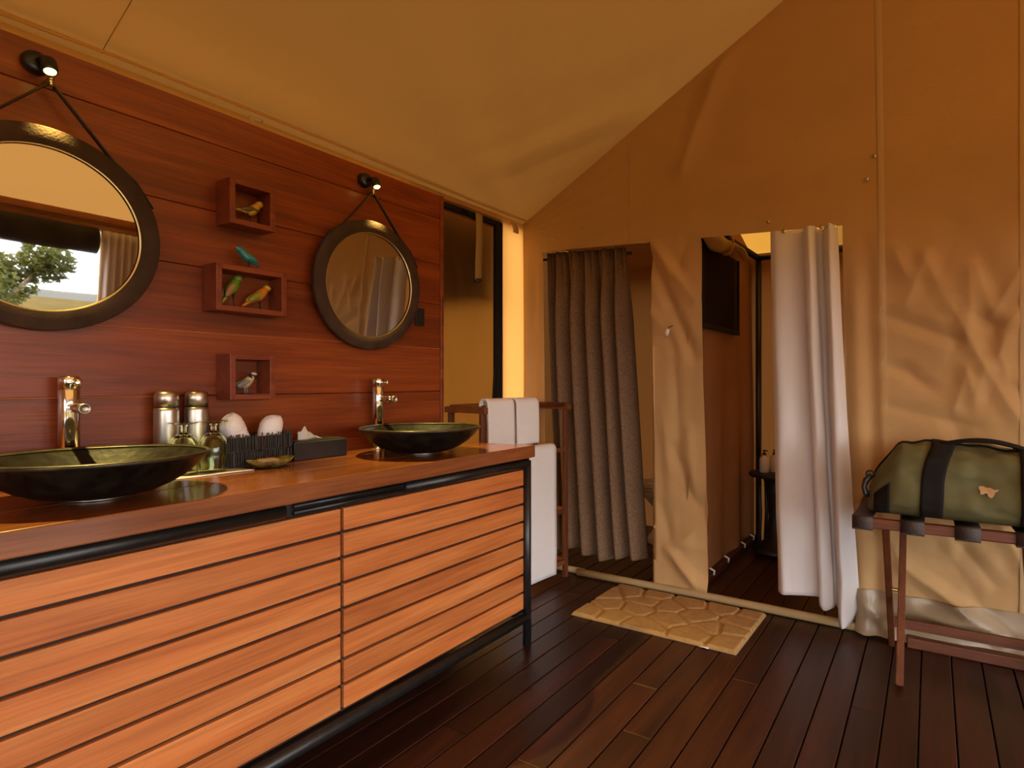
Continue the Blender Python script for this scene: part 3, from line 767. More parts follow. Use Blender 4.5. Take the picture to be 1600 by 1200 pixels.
# ------------------------------------------------------------------ mirrors on straps, wall lamps
def mirror(y, label):
    t = thing('mirror', label, 'mirror', (0.014, y, 1.288), 0, 'round strap mirrors')
    tilt = math.radians(3.4)
    R, W = 0.262, 0.052
    hub = Matrix.Translation((0, 0, 0.0)) @ Matrix.Rotation(tilt, 4, 'Y') @ Matrix.Translation((0.0, 0, R))
    def lt(name, prof, mat, n=96, cap=False, parent=None):
        rings = []
        for r, h in prof:
            rings.append([tuple(hub @ Vector((h, r * math.cos(a), r * math.sin(a)))) for a in [2 * PI * j / n for j in range(n)]])
        return link(name, rings_mesh(name, rings, cap), mat, parent or t, True)
    fr = lt('frame', [(R - W, 0.0), (R - 0.002, 0.0), (R, 0.002), (R, 0.016), (R - 0.0025, 0.0185), (R - W + 0.002, 0.0185), (R - W, 0.017), (R - W, 0.0)], 'leather')
    lt('edge_line', [(R - W - 0.001, 0.0165), (R - W + 0.0015, 0.0190), (R - W + 0.003, 0.0186)], 'brass', parent=fr)
    gl = [tuple(hub @ Vector((0.012, (R - W + 0.003) * math.cos(a), (R - W + 0.003) * math.sin(a)))) for a in [2 * PI * j / 96 for j in range(96)]]
    gb = [tuple(hub @ Vector((0.004, (R - W + 0.003) * math.cos(a), (R - W + 0.003) * math.sin(a)))) for a in [2 * PI * j / 96 for j in range(96)]]
    link('glass', rings_mesh('glass', [gl, gb]), 'mirror', t, False)
    hook = Vector((0.022, 0.012, 1.937 - 1.288))
    for s in (-1, 1):
        a = math.radians(57)
        p = hub @ Vector((0.010, s * R * math.cos(a), R * math.sin(a)))
        p2 = hub @ Vector((0.010, s * (R + 0.004) * math.cos(math.radians(25)), (R + 0.004) * math.sin(math.radians(25))))
        tube('strap', [p2, hub @ Vector((0.010, s * (R + 0.004) * math.cos(math.radians(42)), (R + 0.004) * math.sin(math.radians(42)))), p, p.lerp(hook, 0.5), hook], 0.0095, 'rackleather', t, 8, 0.35, (1, 0, 0))
    tube('strap_clip', [hook + Vector((0.004, 0, -0.012)), hook + Vector((0.004, 0, 0.012))], 0.006, 'brass', t, 10)
    tube('peg', [(-0.016, 0.012, hook.z + 0.006), (0.034, 0.012, hook.z + 0.008)], 0.0055, 'brass', t, 10)
    return t
mirror(0.598, 'round leather framed mirror reflecting trees and sky')
mirror(1.628, 'round leather framed mirror reflecting the white curtain')

def lamp(y, label):
    t = thing('wall_lamp', label, 'lamp', (0.0, y, 1.985), 0, 'black spot lamps')
    lathe('rose', [(0.028, 0.001), (0.030, 0.004), (0.029, 0.018), (0.025, 0.026), (0.012, 0.030), (0.002, 0.030)], 'blackplastic', t, n=28, axis='x')
    tube('arm', [(0.026, 0, 0), (0.048, 0.004, 0.002), (0.062, 0.010, -0.006)], 0.008, 'blackplastic', t, 10)
    a = Vector((0.060, 0.010, -0.002)); d = Vector((0.33, 0.02, -0.94)).normalized()
    hd = tube('head', [a - d * 0.006, a, a + d * 0.026, a + d * 0.034], [0.010, 0.0165, 0.0175, 0.0165], 'blackplastic', t, 16)
    c = a + d * 0.036
    link('lens', rings_mesh('lens', tube_rings([a + d * 0.033, c, c + d * 0.005], [0.0135, 0.0125, 0.006], 14)), 'led', hd, True)
    sd_ = bpy.data.lights.new('spot', 'SPOT'); sd_.energy = 14.0; sd_.color = (1.0, 0.74, 0.20); sd_.spot_size = math.radians(62); sd_.spot_blend = 1.0; sd_.shadow_soft_size = 0.010
    so = bpy.data.objects.new('spot', sd_); COL.objects.link(so); so.parent = t
    so.location = c + d * 0.012
    so.rotation_euler = (-d).to_track_quat('Z', 'Y').to_euler()
    return t
lamp(0.588, 'black spot lamp glowing above the mirror reflecting trees')
lamp(1.622, 'black spot lamp glowing above the mirror reflecting the curtain')

# switch and socket
sw = thing('switch_plate', 'black switch plate beside the mirror reflecting the curtain', 'switch', (0.0, 1.928, 1.41))
box('plate', (0.0005, -0.027, 0.0), (0.009, 0.027, 0.082), 'blackplastic', sw, 0.002)
box('rocker', (0.008, -0.012, 0.025), (0.0125, 0.012, 0.057), 'blackplastic', sw, 0.0015)
so_ = thing('socket_plate', 'black socket plate low on the boards behind the basin', 'socket', (0.0, 1.785, 0.895))
box('plate', (0.0005, -0.052, 0.0), (0.010, 0.052, 0.078), 'blackplastic', so_, 0.002)
box('socket_face', (0.009, -0.040, 0.012), (0.016, 0.040, 0.066), 'blackplastic', so_, 0.003)

# ------------------------------------------------------------------ shadow boxes and painted birds
def shadow_box(y0, y1, z0, z1, label):
    t = thing('shadow_box', label, 'shelf', (0.0, (y0 + y1) / 2, z0), 0, 'box shelves with birds')
    hy = (y1 - y0) / 2; H = z1 - z0; T = 0.0175; Dp = 0.085
    box('side', (0.0005, -hy, 0), (Dp, -hy + T, H), 'box', t, 0.0012, 1)
    box('side', (0.0005, hy - T, 0), (Dp, hy, H), 'box', t, 0.0012, 1)
    box('top', (0.0005, -hy + T, H - T), (Dp, hy - T, H), 'box', t, 0.0012, 1)
    box('bottom', (0.0005, -hy + T, 0), (Dp, hy - T, T), 'box', t, 0.0012, 1)
    box('back_panel', (0.0008, -hy + T, T), (0.004, hy - T, H - T), 'panel', t)
    return t
shadow_box(1.0415, 1.193, 1.6655, 1.8125, 'small square mahogany box shelf holding a yellow bird')
shadow_box(1.000, 1.234, 1.380, 1.5305, 'wide mahogany box shelf holding a green and an orange bird')
shadow_box(1.0425, 1.192, 1.095, 1.244, 'small square mahogany box shelf holding a blue and white bird')

def ell(name, c, ax, r, mat, parent, n=14, m=10):
    """ellipsoid: centre c (y,z), long axis direction ax angle, radii (along, across, x); may carry x offset as 3rd c"""
    ca, sa = math.cos(ax), math.sin(ax)
    rings = []
    for i in range(m + 1):
        t = -PI / 2 + PI * i / m; t = max(-1.5, min(1.5, t))
        l, k = r[0] * math.sin(t), math.cos(t)
        ring = []
        for j in range(n):
            a = 2 * PI * j / n
            cr, xx = r[1] * k * math.cos(a), r[2] * k * math.sin(a)
            ring.append((c[2] + xx, c[0] + l * ca - cr * sa, c[1] + l * sa + cr * ca))
        rings.append(ring)
    return link(name, rings_mesh(name, rings), mat, parent, True)

def bird(label, base, tail, body, head, beak, feet, cols, rad=(0.030, 0.0155), hr=0.0125, x=0.045, extra=None, blen=None):
    t = thing('painted_bird', label, 'bird figurine', (x, base[0], base[1]))
    R = lambda p: (p[0] - base[0], p[1] - base[1])
    tl, bd, hd, bkk = R(tail), R(body), R(head), R(beak)
    pts = [Vector((0, tl[0], tl[1])), Vector((0, lerp(tl[0], bd[0], .45), lerp(tl[1], bd[1], .45))), Vector((0, lerp(tl[0], bd[0], .8), lerp(tl[1], bd[1], .85))), Vector((0, bd[0], bd[1])),
           Vector((0, lerp(bd[0], hd[0], .45), lerp(bd[1], hd[1], .42))), Vector((0, lerp(bd[0], hd[0], .8), lerp(bd[1], hd[1], .8))), Vector((0, hd[0], hd[1]))]
    path = [polyline([tuple(p) for p in pts], i / 24) for i in range(25)]
    rp = [(0.003,), (0.0075,), (rad[1] * 0.88,), (rad[1],), (rad[1] * .92,), (hr * .92,), (hr * .8,)]
    rads = [polyline(rp, i / 24)[0] for i in range(25)]
    link('body', rings_mesh('body', tube_rings(path, rads, 14, 1.0, (1, 0, 0))), cols['body'], t, True)
    ang = math.atan2(bd[1] - tl[1], bd[0] - tl[0])
    h_ = ell('head', (hd[0], hd[1], 0), math.atan2(bkk[1] - hd[1], bkk[0] - hd[0]), (hr * 1.12, hr, hr * .95), cols['head'], t)
    dv = Vector((0, bkk[0] - hd[0], bkk[1] - hd[1])).normalized()
    hp = Vector((0, hd[0], hd[1]))
    tube('beak', [hp + dv * hr * 0.7, hp + dv * hr * 1.2, Vector((0, bkk[0], bkk[1]))], [0.0042, 0.0034, 0.0006], cols['beak'], t, 8)
    up = 1 if math.cos(ang) >= 0 else -1
    nrm = Vector((-math.sin(ang), math.cos(ang))) * up
    wc = (lerp(tl[0], bd[0], .82) + nrm[0] * rad[1] * .28, lerp(tl[1], bd[1], .82) + nrm[1] * rad[1] * .28)
    for s in (1, -1):
        ell('wing', (wc[0], wc[1], s * rad[1] * 0.66), ang, (rad[0] * .82, rad[1] * .62, rad[1] * .42), cols['wing'], t)
        ell('eye', (hd[0] + dv.y * hr * .35, hd[1] + dv.z * hr * .35 + hr * .25, s * hr * .82), 0, (0.0018, 0.0018, 0.0014), 'darkb', h_, 8, 6)
    tube('tail', [(0, tl[0] - math.cos(ang) * 0.001, tl[1] - math.sin(ang) * 0.001), (0, lerp(tl[0], bd[0], .28), lerp(tl[1], bd[1], .28)), (0, lerp(tl[0], bd[0], .5), lerp(tl[1], bd[1], .5) + .002)], [0.0045, 0.0072, 0.006], cols['tail'], t, 10, 0.75, (1, 0, 0))
    for f in feet:
        f0, f1 = R(f[0]), R(f[1])
        tube('leg', [(f[2], f0[0], f0[1]), (f[2], lerp(f0[0], f1[0], .6), lerp(f0[1], f1[1], .6)), (f[2], f1[0], f1[1] + 0.0015), (f[2], f1[0] + f[3], f1[1] + 0.0015)], [0.0026, 0.0022, 0.0022, 0.0014], cols['leg'], t, 7)
    if extra: extra(t, R, hd, bd, tl, hr, rad)
    return t
b1 = bird('yellow painted bird with brown wings in a small box shelf', (1.125, 1.6835), (1.080, 1.7235), (1.132, 1.7285), (1.160, 1.758), (1.172, 1.756),
     [((1.118, 1.722), (1.113, 1.6835), 0.006, 0.012), ((1.128, 1.722), (1.134, 1.6835), -0.006, 0.020)], dict(body='yellow', head='yellow', wing='brownwing', tail='yellow', beak='darkb', leg='darkb'), (0.036, 0.0155), 0.0115)
b2 = bird('turquoise painted bird with a red beak perched on the wide box shelf', (1.122, 1.5305), (1.158, 1.547), (1.119, 1.570), (1.0935, 1.594), (1.074, 1.598),
     [((1.122, 1.562), (1.119, 1.5305), 0.006, -0.010), ((1.128, 1.560), (1.130, 1.5305), -0.006, -0.010)], dict(body='teal', head='teal', wing='teal', tail='blue', beak='red', leg='darkb'), (0.028, 0.015), 0.0115)
b3 = bird('green painted bird with a tan wing standing upright in the wide box shelf', (1.072, 1.398), (1.037, 1.409), (1.066, 1.458), (1.089, 1.494), (1.107, 1.499),
     [((1.070, 1.442), (1.072, 1.398), 0.006, 0.014), ((1.075, 1.440), (1.080, 1.398), -0.006, 0.018)], dict(body='green', head='green', wing='tan', tail='lime', beak='darkb', leg='darkb'), (0.032, 0.0175), 0.0125)
b4 = bird('orange painted bird with a yellow head in the wide box shelf', (1.158, 1.398), (1.104, 1.407), (1.156, 1.444), (1.1865, 1.476), (1.203, 1.475),
     [((1.158, 1.436), (1.162, 1.398), 0.006, 0.012), ((1.163, 1.438), (1.166, 1.398), -0.006, 0.014)], dict(body='orange', head='yellow', wing='olivew', tail='orange', beak='darkb', leg='darkb'), (0.036, 0.0165), 0.0115)
def cap5(t, R, hd, bd, tl, hr, rad):
    ell('crown', (hd[0] + 0.001, hd[1] + hr * .45, 0), 0.1, (hr * 1.02, hr * .66, hr * .9), 'whiteb', t)
    ell('nape', (lerp(bd[0], hd[0], .72) - .003, lerp(bd[1], hd[1], .72), 0), 0.9, (hr * .95, hr * .85, hr * 1.02), 'navy', t)
    lathe('stand', [(0.016, 0), (0.016, 0.002), (0.012, 0.003)], 'darkb', t, (0, 0.002, 0), 16, sy=1.5)
b5 = bird('cream and navy painted bird with a white crown in the lowest box shelf', (1.115, 1.1125), (1.077, 1.133), (1.112, 1.1465), (1.1385, 1.1725), (1.154, 1.167),
     [((1.108, 1.140), (1.108, 1.1135), 0.005, 0.010), ((1.120, 1.140), (1.122, 1.1135), -0.005, 0.010)], dict(body='creamb', head='navy', wing='greyw', tail='navy', beak='darkb', leg='greyw'), (0.032, 0.0150), 0.0115, extra=cap5)

# ------------------------------------------------------------------ towel rack with towels
rk = thing('towel_rack', 'dark wooden towel rack with arched end frames beside the vanity', 'towel rack', (-0.046, 2.30, 0), -math.atan(0.079 / 0.65))
RL = 0.655; HW = 0.121
for y in (0.0, RL):
    for s in (-1, 1):
        box('post', (s * HW - 0.011, y - 0.016, 0.0), (s * HW + 0.011, y + 0.016, 1.0), 'rackwood', rk, 0.003)
    ar = [(-0.155, 0.0)] + [(lerp(-0.155, 0.155, k / 16), 0.030 + 0.012 * math.sin(PI * k / 16)) for k in range(17)] + [(0.155, 0.0)]
    o = prism('head_rail', ar, -0.018, 0.018, 'towelwood', rk, 1, 0.002); o.location = (0, y, 0.993)
    for z in (0.10, 0.40):
        box('cross_rail', (-HW, y - 0.010, z - 0.014), (HW, y + 0.010, z + 0.014), 'towelwood', rk, 0.003)
for s in (-1, 1):
    for z in (0.09, 0.392, 0.757):
        box('side_rail', (s * HW - 0.009, 0.0, z - 0.012), (s * HW + 0.009, RL, z + 0.012), 'towelwood', rk, 0.003)
    tube('hanging_bar', [(s * HW, 0.0, 1.022), (s * HW, RL, 1.022)], 0.013, 'towelwood', rk, 12)

rang = -math.atan(0.079 / 0.65)
def rloc(x, y, z):
    c, s = math.cos(rang), math.sin(rang)
    return (-0.046 + c * x - s * y, 2.30 + s * x + c * y, z)
def hang_towel(x0, y0, y1, ztop, drop_f, drop_b, label, layers=2, th=0.011, rtop=0.020):
    t = thing('towel', label, 'towel', rloc(x0, (y0 + y1) / 2, ztop - drop_f), rang, 'white towels on the rack')
    for k in range(layers):
        r = rtop + k * (th + 0.001)
        prof = [(-r - 0.004, drop_f * 0 + (drop_f - drop_b) + 0.0)]
        prof = [(-r, drop_f - drop_b)] + [(-r, drop_f - drop_b + (drop_b - r) * i / 8) for i in range(1, 8)]
        prof += [(r * math.cos(a), drop_f - r + r * math.sin(a) + k * 0.0) for a in [PI - PI * i / 12 for i in range(13)]]
        prof += [(r + 0.004 * (i / 14), (drop_f - r) * (1 - i / 14)) for i in range(1, 15)]
        n = len(prof)
        hy = (y1 - y0) / 2 - (layers - 1 - k) * 0.004
        def fn(u, v, prof=prof, n=n, hy=hy, k=k):
            f = v * (n - 1); i = min(int(f), n - 2); p, q = prof[i], prof[i + 1]; g = f - i
            xx = lerp(p[0], q[0], g); zz = lerp(p[1], q[1], g)
            lower = sm(drop_f * .9, 0, zz)
            return (xx + 0.006 * nz(u * 2.2, zz * 1.5, x0 * 9 + y0 * 3) * lower * (1 if xx > 0 else 0.3), lerp(-hy, hy, u) + 0.003 * math.sin(zz * 9) * lower, zz + k * 0.003)
        sheet('layer', 14, 60, fn, 'towel', t, th)
    return t
hang_towel(HW, 0.005, 0.193, 1.062, 0.245, 0.23, 'white towel folded over the bar next to the mesh window frame', 2, 0.010, 0.020)
hang_towel(HW, 0.210, 0.385, 1.062, 0.245, 0.23, 'white towel folded over the bar next to the brown curtain', 2, 0.010, 0.020)
hang_towel(HW, 0.15, 0.535, 0.795, 0.745, 0.60, 'long white bath towel hanging low on the rack beside the vanity', 2, 0.010, 0.018)

# ------------------------------------------------------------------ curtains in the doorways
def hess(u, v):
    z = lerp(0.115 + 0.02 * math.sin(u * 9), 1.972 - 0.026 * u, v)
    x0 = lerp(0.015, -0.075, v); x1 = lerp(0.600, 0.468, v ** 0.9)
    k = sm(1.0, 0.75, v)
    nf = 5.5
    ph = u * nf * 2 * PI + 0.7 * math.sin(u * 5 + 1.0)
    big = math.cos(ph) + 0.25 * math.cos(2 * ph + 1.0 + v)
    smal = math.cos(u * 13 * 2 * PI + 1.3)
    y = YB + 0.095 - 0.060 * big * lerp(0.25, 1.0, k) - 0.014 * smal * lerp(1.0, 0.1, k) + 0.008 * nz(u * 9, v * 2, 4)
    x = lerp(x0, x1, u) + 0.012 * math.sin(ph) * k + 0.006 * nz(u * 7, v * 3, 7)
    return (x, y, z)
c1 = thing('door_curtain', 'brown hessian curtain gathered across the toilet doorway', 'curtain', (0.25, YB + 0.085, 0.0))
sh = sheet('fabric', 200, 60, lambda u, v: tuple(Vector(hess(u, v)) - Vector((0.25, YB + 0.085, 0.0))), 'hessian', c1, 0.003)
tube('rod', [(-0.44, 0.065, 1.950), (0.235, 0.065, 1.922)], 0.009, 'black', c1, 8)

TOP2 = [(1.335, 3.005), (1.365, 2.975), (1.41, 2.978), (1.455, 3.000), (1.492, 3.012), (1.500, 2.965), (1.523, 2.935), (1.543, 2.965), (1.548, 3.02), (1.575, 3.025), (1.590, 2.985), (1.612, 2.945), (1.632, 2.955), (1.640, 3.005)]
BOT2 = [(1.372, 3.005), (1.40, 2.955), (1.45, 2.958), (1.51, 2.992), (1.560, 3.010), (1.568, 2.975), (1.592, 2.955), (1.628, 2.975), (1.632, 3.01), (1.648, 2.995), (1.655, 2.935), (1.676, 2.905), (1.705, 2.945), (1.735, 3.015)]
ZB2 = [(0.122,), (0.125,), (0.128,), (0.128,), (0.125,), (0.105,), (0.085,), (0.10,), (0.10,), (0.085,), (0.050,), (0.036,), (0.055,), (0.12,)]
def white_c(u, v):
    a = polyline(TOP2, u); b = polyline(BOT2, u); zb = polyline(ZB2, u)[0]
    zt = door_top(lerp(1.335, 1.64, u)) - 0.004 - 0.010 * abs(math.sin(u * 11))
    t = 1 - v
    k = t ** 1.15
    pinch = math.exp(-((v - 0.11) / 0.05) ** 2) * math.exp(-((u - 0.80) / 0.08) ** 2)
    x = lerp(a[0], b[0], k) + 0.004 * nz(u * 7, v * 5, 3)
    y = lerp(a[1], b[1], k) + 0.012 * nz(u * 6, v * 3.0, 1.5) + 0.004 * nz(u * 14, v * 9, 5.5) + 0.025 * pinch
    return (x - 1.5, y - 3.0 - 0.022, lerp(zb, zt, v))
c2 = thing('shower_curtain', 'white cotton curtain hanging in the shower doorway', 'curtain', (1.5, YB, 0))
sheet('fabric', 170, 90, white_c, 'white', c2, 0.0025)
for x in (1.405, 1.575, 1.632):
    lathe('eyelet', [(0.005, 0), (0.011, 0.002), (0.011, 0.005), (0.005, 0.006)], 'brass', c2, (x - 1.5, -0.058, 1.887 - (x - 1.4) * .03), 12, 'y')

# ------------------------------------------------------------------ bath mat with raised pebbles
mt_w, mt_d = 0.825, 0.495
mr = random.Random(11)
cells = []
gx, gy = 5, 4
for i in range(gx):
    for j in range(gy):
        cells.append(((i + 0.5 + (0.5 if j % 2 else 0) * .7 + mr.uniform(-.30, .30)) / gx * mt_w - mt_w / 2 - 0.02, (j + 0.5 + mr.uniform(-.28, .28)) / gy * mt_d - mt_d / 2, mr.uniform(.8, 1.1)))
def mat_pt(u, v):
    x = lerp(-mt_w / 2, mt_w / 2, u); y = lerp(-mt_d / 2, mt_d / 2, v)
    xx = x + 0.012 * nz(x * 9, y * 9); yy = y + 0.012 * nz(x * 9, y * 9, 4)
    ds = sorted((math.hypot(xx - c[0], yy - c[1])) for c in cells)
    e = ds[1] - ds[0]
    h = 0.0085 + 0.0085 * sm(0.003, 0.030, e)
    edge = min(x + mt_w / 2, mt_w / 2 - x, y + mt_d / 2, mt_d / 2 - y)
    h *= sm(-0.004, 0.012, edge); h += 0.0012 * nz(x * 190, y * 190) * sm(0, .01, edge)
    return (x, y, 0.001 + max(0, h))
bmat = thing('bath_mat', 'beige bath mat with a raised pebble pattern by the doorways', 'mat', (0.905, 2.706, 0.001), math.radians(-0.9))
sheet('pile', 220, 132, mat_pt, 'mat', bmat)
box('backing', (-mt_w / 2, -mt_d / 2, 0.0), (mt_w / 2, mt_d / 2, 0.0022), 'webbing', bmat)
sheet('care_tag', 4, 2, lambda u, v: (0.255 + 0.04 * u, -mt_d / 2 - 0.014 * v + 0.002, 0.004 + 0.002 * math.sin(u * 3)), 'paper', bmat, 0.0008)

# ------------------------------------------------------------------ luggage rack
lr = thing('luggage_rack', 'folding wooden luggage rack with leather straps under the green bag', 'luggage rack', (2.13, 2.72, 0))
def LR(x, y, z): return (x - 2.13, y - 2.72, z)
ZR = 0.612
for nm, y in (('front', 2.505), ('rear', 2.925)):
    box('top_rail', LR(1.762, y - 0.016, ZR - 0.019), LR(2.50, y + 0.016, ZR + 0.019), 'rackwoodx', lr, 0.005)
def bar(name, p, q, wx, wy, mat='rackwood'):
    """bar with rectangular section between two points in the y-z plane"""
    p, q = Vector(p), Vector(q); d = (q - p).normalized(); s = Vector((1, 0, 0)); t = d.cross(s).normalized()
    vs = []
    for c in (p, q):
        for a, b in ((-1, -1), (1, -1), (1, 1), (-1, 1)): vs.append(c + s * a * wx / 2 + t * b * wy / 2)
    bm = bmesh.new(); V = [bm.verts.new(v) for v in vs]
    for f in ((0, 1, 2, 3), (7, 6, 5, 4), (0, 4, 5, 1), (1, 5, 6, 2), (2, 6, 7, 3), (3, 7, 4, 0)): bm.faces.new([V[i] for i in f])
    bmesh.ops.bevel(bm, geom=list(bm.edges), offset=0.003, segments=2, affect='EDGES')
    return link(name, finish(bm, name), mat, lr)
for xa, xb in ((1.918, 1.872), (2.34, 2.386)):
    bar('leg', LR(xa, 2.512, 0.005), LR(xa, 2.918, ZR - 0.012), 0.026, 0.036)
    bar('leg', LR(xb, 2.905, 0.005), LR(xb, 2.512, ZR - 0.012), 0.024, 0.036)
    lathe('pivot', [(0.006, -0.036), (0.007, -0.030), (0.007, 0.030), (0.004, 0.034)], 'brass', lr, LR((xa + xb) / 2, 2.71, 0.305), 12, 'x')
box('stretcher', LR(1.872, 2.862, 0.095), LR(2.386, 2.884, 0.135), 'rackwoodx', lr, 0.003)
for xa, xb in ((1.757, 1.829), (1.922, 2.000), (2.094, 2.172), (2.272, 2.350), (2.42, 2.495)):
    def strap(u, v, xa=xa, xb=xb):
        path = [(2.487, ZR - 0.026), (2.484, ZR - 0.0), (2.487, ZR + 0.0225), (2.505, ZR + 0.0235), (2.54, ZR + 0.021), (2.72, ZR + 0.012), (2.89, ZR + 0.021), (2.925, ZR + 0.0235), (2.943, ZR + 0.0225), (2.946, ZR), (2.943, ZR - 0.026)]
        y, z = polyline(path, v)
        return LR(lerp(xa, xb, u), y, z)
    o = sheet('strap', 2, 60, strap, 'rackleather', lr, 0.004)
    box('strap_fold', LR(xa, 2.484, ZR - 0.0265), LR(xb, 2.524, ZR - 0.0205), 'rackleather', lr, 0.001, 1)

# ------------------------------------------------------------------ duffel bag
BG = Vector((2.17, 2.688, 0.6365))
SP = [  # x, half depth, top z, bulge exponent
    (1.800, 0.060, 0.075), (1.815, 0.130, 0.115), (1.845, 0.175, 0.175), (1.885, 0.195, 0.238), (1.915, 0.200, 0.272), (1.96, 0.205, 0.274), (2.03, 0.210, 0.276),
    (2.12, 0.214, 0.272), (2.20, 0.214, 0.266), (2.28, 0.212, 0.264), (2.35, 0.205, 0.262), (2.42, 0.195, 0.25), (2.47, 0.17, 0.20), (2.505, 0.11, 0.13), (2.515, 0.05, 0.09)]
def bag_pt(s, a, off=0.0):
    x, hy, zt = polyline(SP, s)
    c, sn = math.cos(a), math.sin(a)
    e = 0.62
    yy = hy * math.copysign(abs(c) ** e, c)
    hz = zt / 2
    zz = hz + hz * math.copysign(abs(sn) ** (0.75 if sn > 0 else 0.4), sn)
    # front leans back towards the top
    yy *= 1 - 0.25 * (zz / max(zt, .01)) ** 2 * sm(0, .2, zz)
    q = Vector((x, yy, zz))
    d = 0.0
    if 0.05 < zz:
        d += 0.018 * nz(x * 8, a * 1.5, 2.0) + 0.010 * nz(x * 17, a * 4, 5.0)
        dd = noise.voronoi(Vector((x * 6, a * 1.3, 0.7)))[0]
        d += 0.012 * min(.5, dd[1] - dd[0])
        # fold from the strap towards the emblem
        fx = (x - 2.06) * 0.9; fz = zz - (0.13 + (x - 2.06) * 0.18)
        if c < 0: d -= 0.032 * math.exp(-(fz / 0.03) ** 2) * math.exp(-((x - 2.14) / 0.10) ** 2)
    n_ = Vector((0, c * 0.9, sn)).normalized()
    q += n_ * (d + off)
    q.z = max(q.z, 0.0 - off * .2)
    return (q.x - BG.x, q.y, q.z)
bag = thing('duffel_bag', 'olive green canvas duffel bag with black straps on the luggage rack', 'bag', (BG.x, BG.y, BG.z))
nsec, na = 110, 72
rings = [[bag_pt(i / nsec, 2 * PI * j / na) for j in range(na)] for i in range(nsec + 1)]
link('body', rings_mesh('body', rings), 'olive', bag, True)
def s_of_x(x):
    lo, hi = 0.0, 1.0
    for _ in range(30):
        m = (lo + hi) / 2
        if polyline(SP, m)[0] < x: lo = m
        else: hi = m
    return lo
def band(name, x_bot0, x_bot1, x_top0, x_top1, a0, a1, n=40):
    def fn(u, v):
        a = lerp(a0, a1, v); k = sm(PI * 1.1, PI * 0.55, a)
        return bag_pt(s_of_x(lerp(lerp(x_bot0, x_bot1, u), lerp(x_top0, x_top1, u), k)), a, 0.0045)
    return sheet(name, 6, n, fn, 'blackweb', bag, 0.004)
band('strap', 1.985, 2.058, 2.022, 2.098, PI * 1.22, PI * 0.30)
band('strap', 2.285, 2.355, 2.292, 2.362, PI * 1.22, PI * 0.30)
band('end_strap', 1.83, 1.885, 1.835, 1.88, PI * 1.20, PI * 0.98, 8)
def handle(yoff, zoff, sag):
    p0 = Vector(bag_pt(s_of_x(2.06), PI * .56)); p1 = Vector(bag_pt(s_of_x(2.325), PI * .56))
    pts = []
    for i in range(21):
        t = i / 20; p = p0.lerp(p1, t); p.z += zoff * math.sin(PI * t) + 0.006; p.y += yoff * math.sin(PI * t); pts.append(p)
    return tube('handle', pts, 0.017, 'blackweb', bag, 8, 0.22, (0, 1, 0.3))
handle(-0.02, 0.026, 0); handle(0.05, 0.016, 0)
tube('zip', [bag_pt(i / 40, PI * .5, 0.003) for i in range(3, 38)], 0.005, 'blackweb', bag, 6)
cl = tube('clip', [(-0.352, -0.10, 0.148), (-0.372, -0.105, 0.125), (-0.380, -0.108, 0.10), (-0.372, -0.11, 0.075), (-0.362, -0.11, 0.062)], [0.012, 0.013, 0.010, 0.012, 0.007], 'blackplastic', bag, 8, 0.6)
tube('clip_ring', [(-0.358 + 0.014 * math.cos(a), -0.10, 0.15 + 0.014 * math.sin(a)) for a in [2 * PI * k / 12 for k in range(13)]], 0.004, 'blackplastic', cl, 6)
# printed emblem: a long-bodied silhouette with a hanging lobe
EM = [(0, 8), (3, 12), (12, 13), (18, 10), (26, 11), (33, 9), (38, 6), (47, 9), (44, 4), (38, 1), (36, -6), (31, -14), (27, -15), (22, -11), (20, -4), (14, -5), (9, -8), (3, -8), (4, -3)]
def emblem():
    cx_, cz_ = 2.193, 0.130
    bm = bmesh.new()
    def hit(px_, pz_):
        x = cx_ + (px_ - 22) * 0.00122; z = cz_ + pz_ * 0.00122
        s = s_of_x(x); lo, hi = PI * 1.0 - 1.2, PI * 1.2
        for _ in range(30):
            m = (lo + hi) / 2
            if bag_pt(s, m, 0.002)[2] > z: lo = m
            else: hi = m
        return bag_pt(s, lo, 0.0035)
    V = [bm.verts.new(hit(*p)) for p in EM]; c = bm.verts.new(hit(20, 2))
    for i in range(len(V)): bm.faces.new((V[i], V[(i + 1) % len(V)], c))
    o = link('emblem', finish(bm, 'emblem'), 'gold', bag, False)
    s = o.modifiers.new('thickness', 'SOLIDIFY'); s.thickness = 0.0015; s.offset = 0
emblem()

# ------------------------------------------------------------------ toilet, shower table and bottles
wc = thing('toilet', 'cream toilet with closed lid behind the brown curtain', 'toilet', (0.49, 3.93, 0))
def oval(cx_, rx, ry, z, n=36): return [(cx_ + rx * math.cos(a), ry * math.sin(a), z) for a in [2 * PI * k / n for k in range(n)]]
link('pedestal', rings_mesh('pedestal', [oval(-0.02, 0.25, 0.12, 0.0), oval(-0.01, 0.23, 0.105, 0.05), oval(0.02, 0.17, 0.085, 0.15), oval(0.0, 0.19, 0.11, 0.24), oval(-0.04, 0.25, 0.165, 0.34), oval(-0.05, 0.262, 0.18, 0.385)]), 'ceramic', wc, True)
link('seat', rings_mesh('seat', [oval(-0.055, 0.268, 0.186, 0.388), oval(-0.055, 0.272, 0.19, 0.395), oval(-0.055, 0.268, 0.186, 0.404)]), 'cream', wc, True)
link('lid', rings_mesh('lid', [oval(-0.055, 0.266, 0.184, 0.408), oval(-0.055, 0.272, 0.19, 0.416), oval(-0.055, 0.262, 0.18, 0.432), oval(-0.05, 0.20, 0.13, 0.446), oval(-0.05, 0.05, 0.03, 0.449)]), 'cream', wc, True)
box('cistern', (0.20, -0.19, 0.39), (0.335, 0.19, 0.75), 'ceramic', wc, 0.02, 3)
box('cistern_lid', (0.19, -0.20, 0.752), (0.342, 0.20, 0.785), 'ceramic', wc, 0.008, 2)
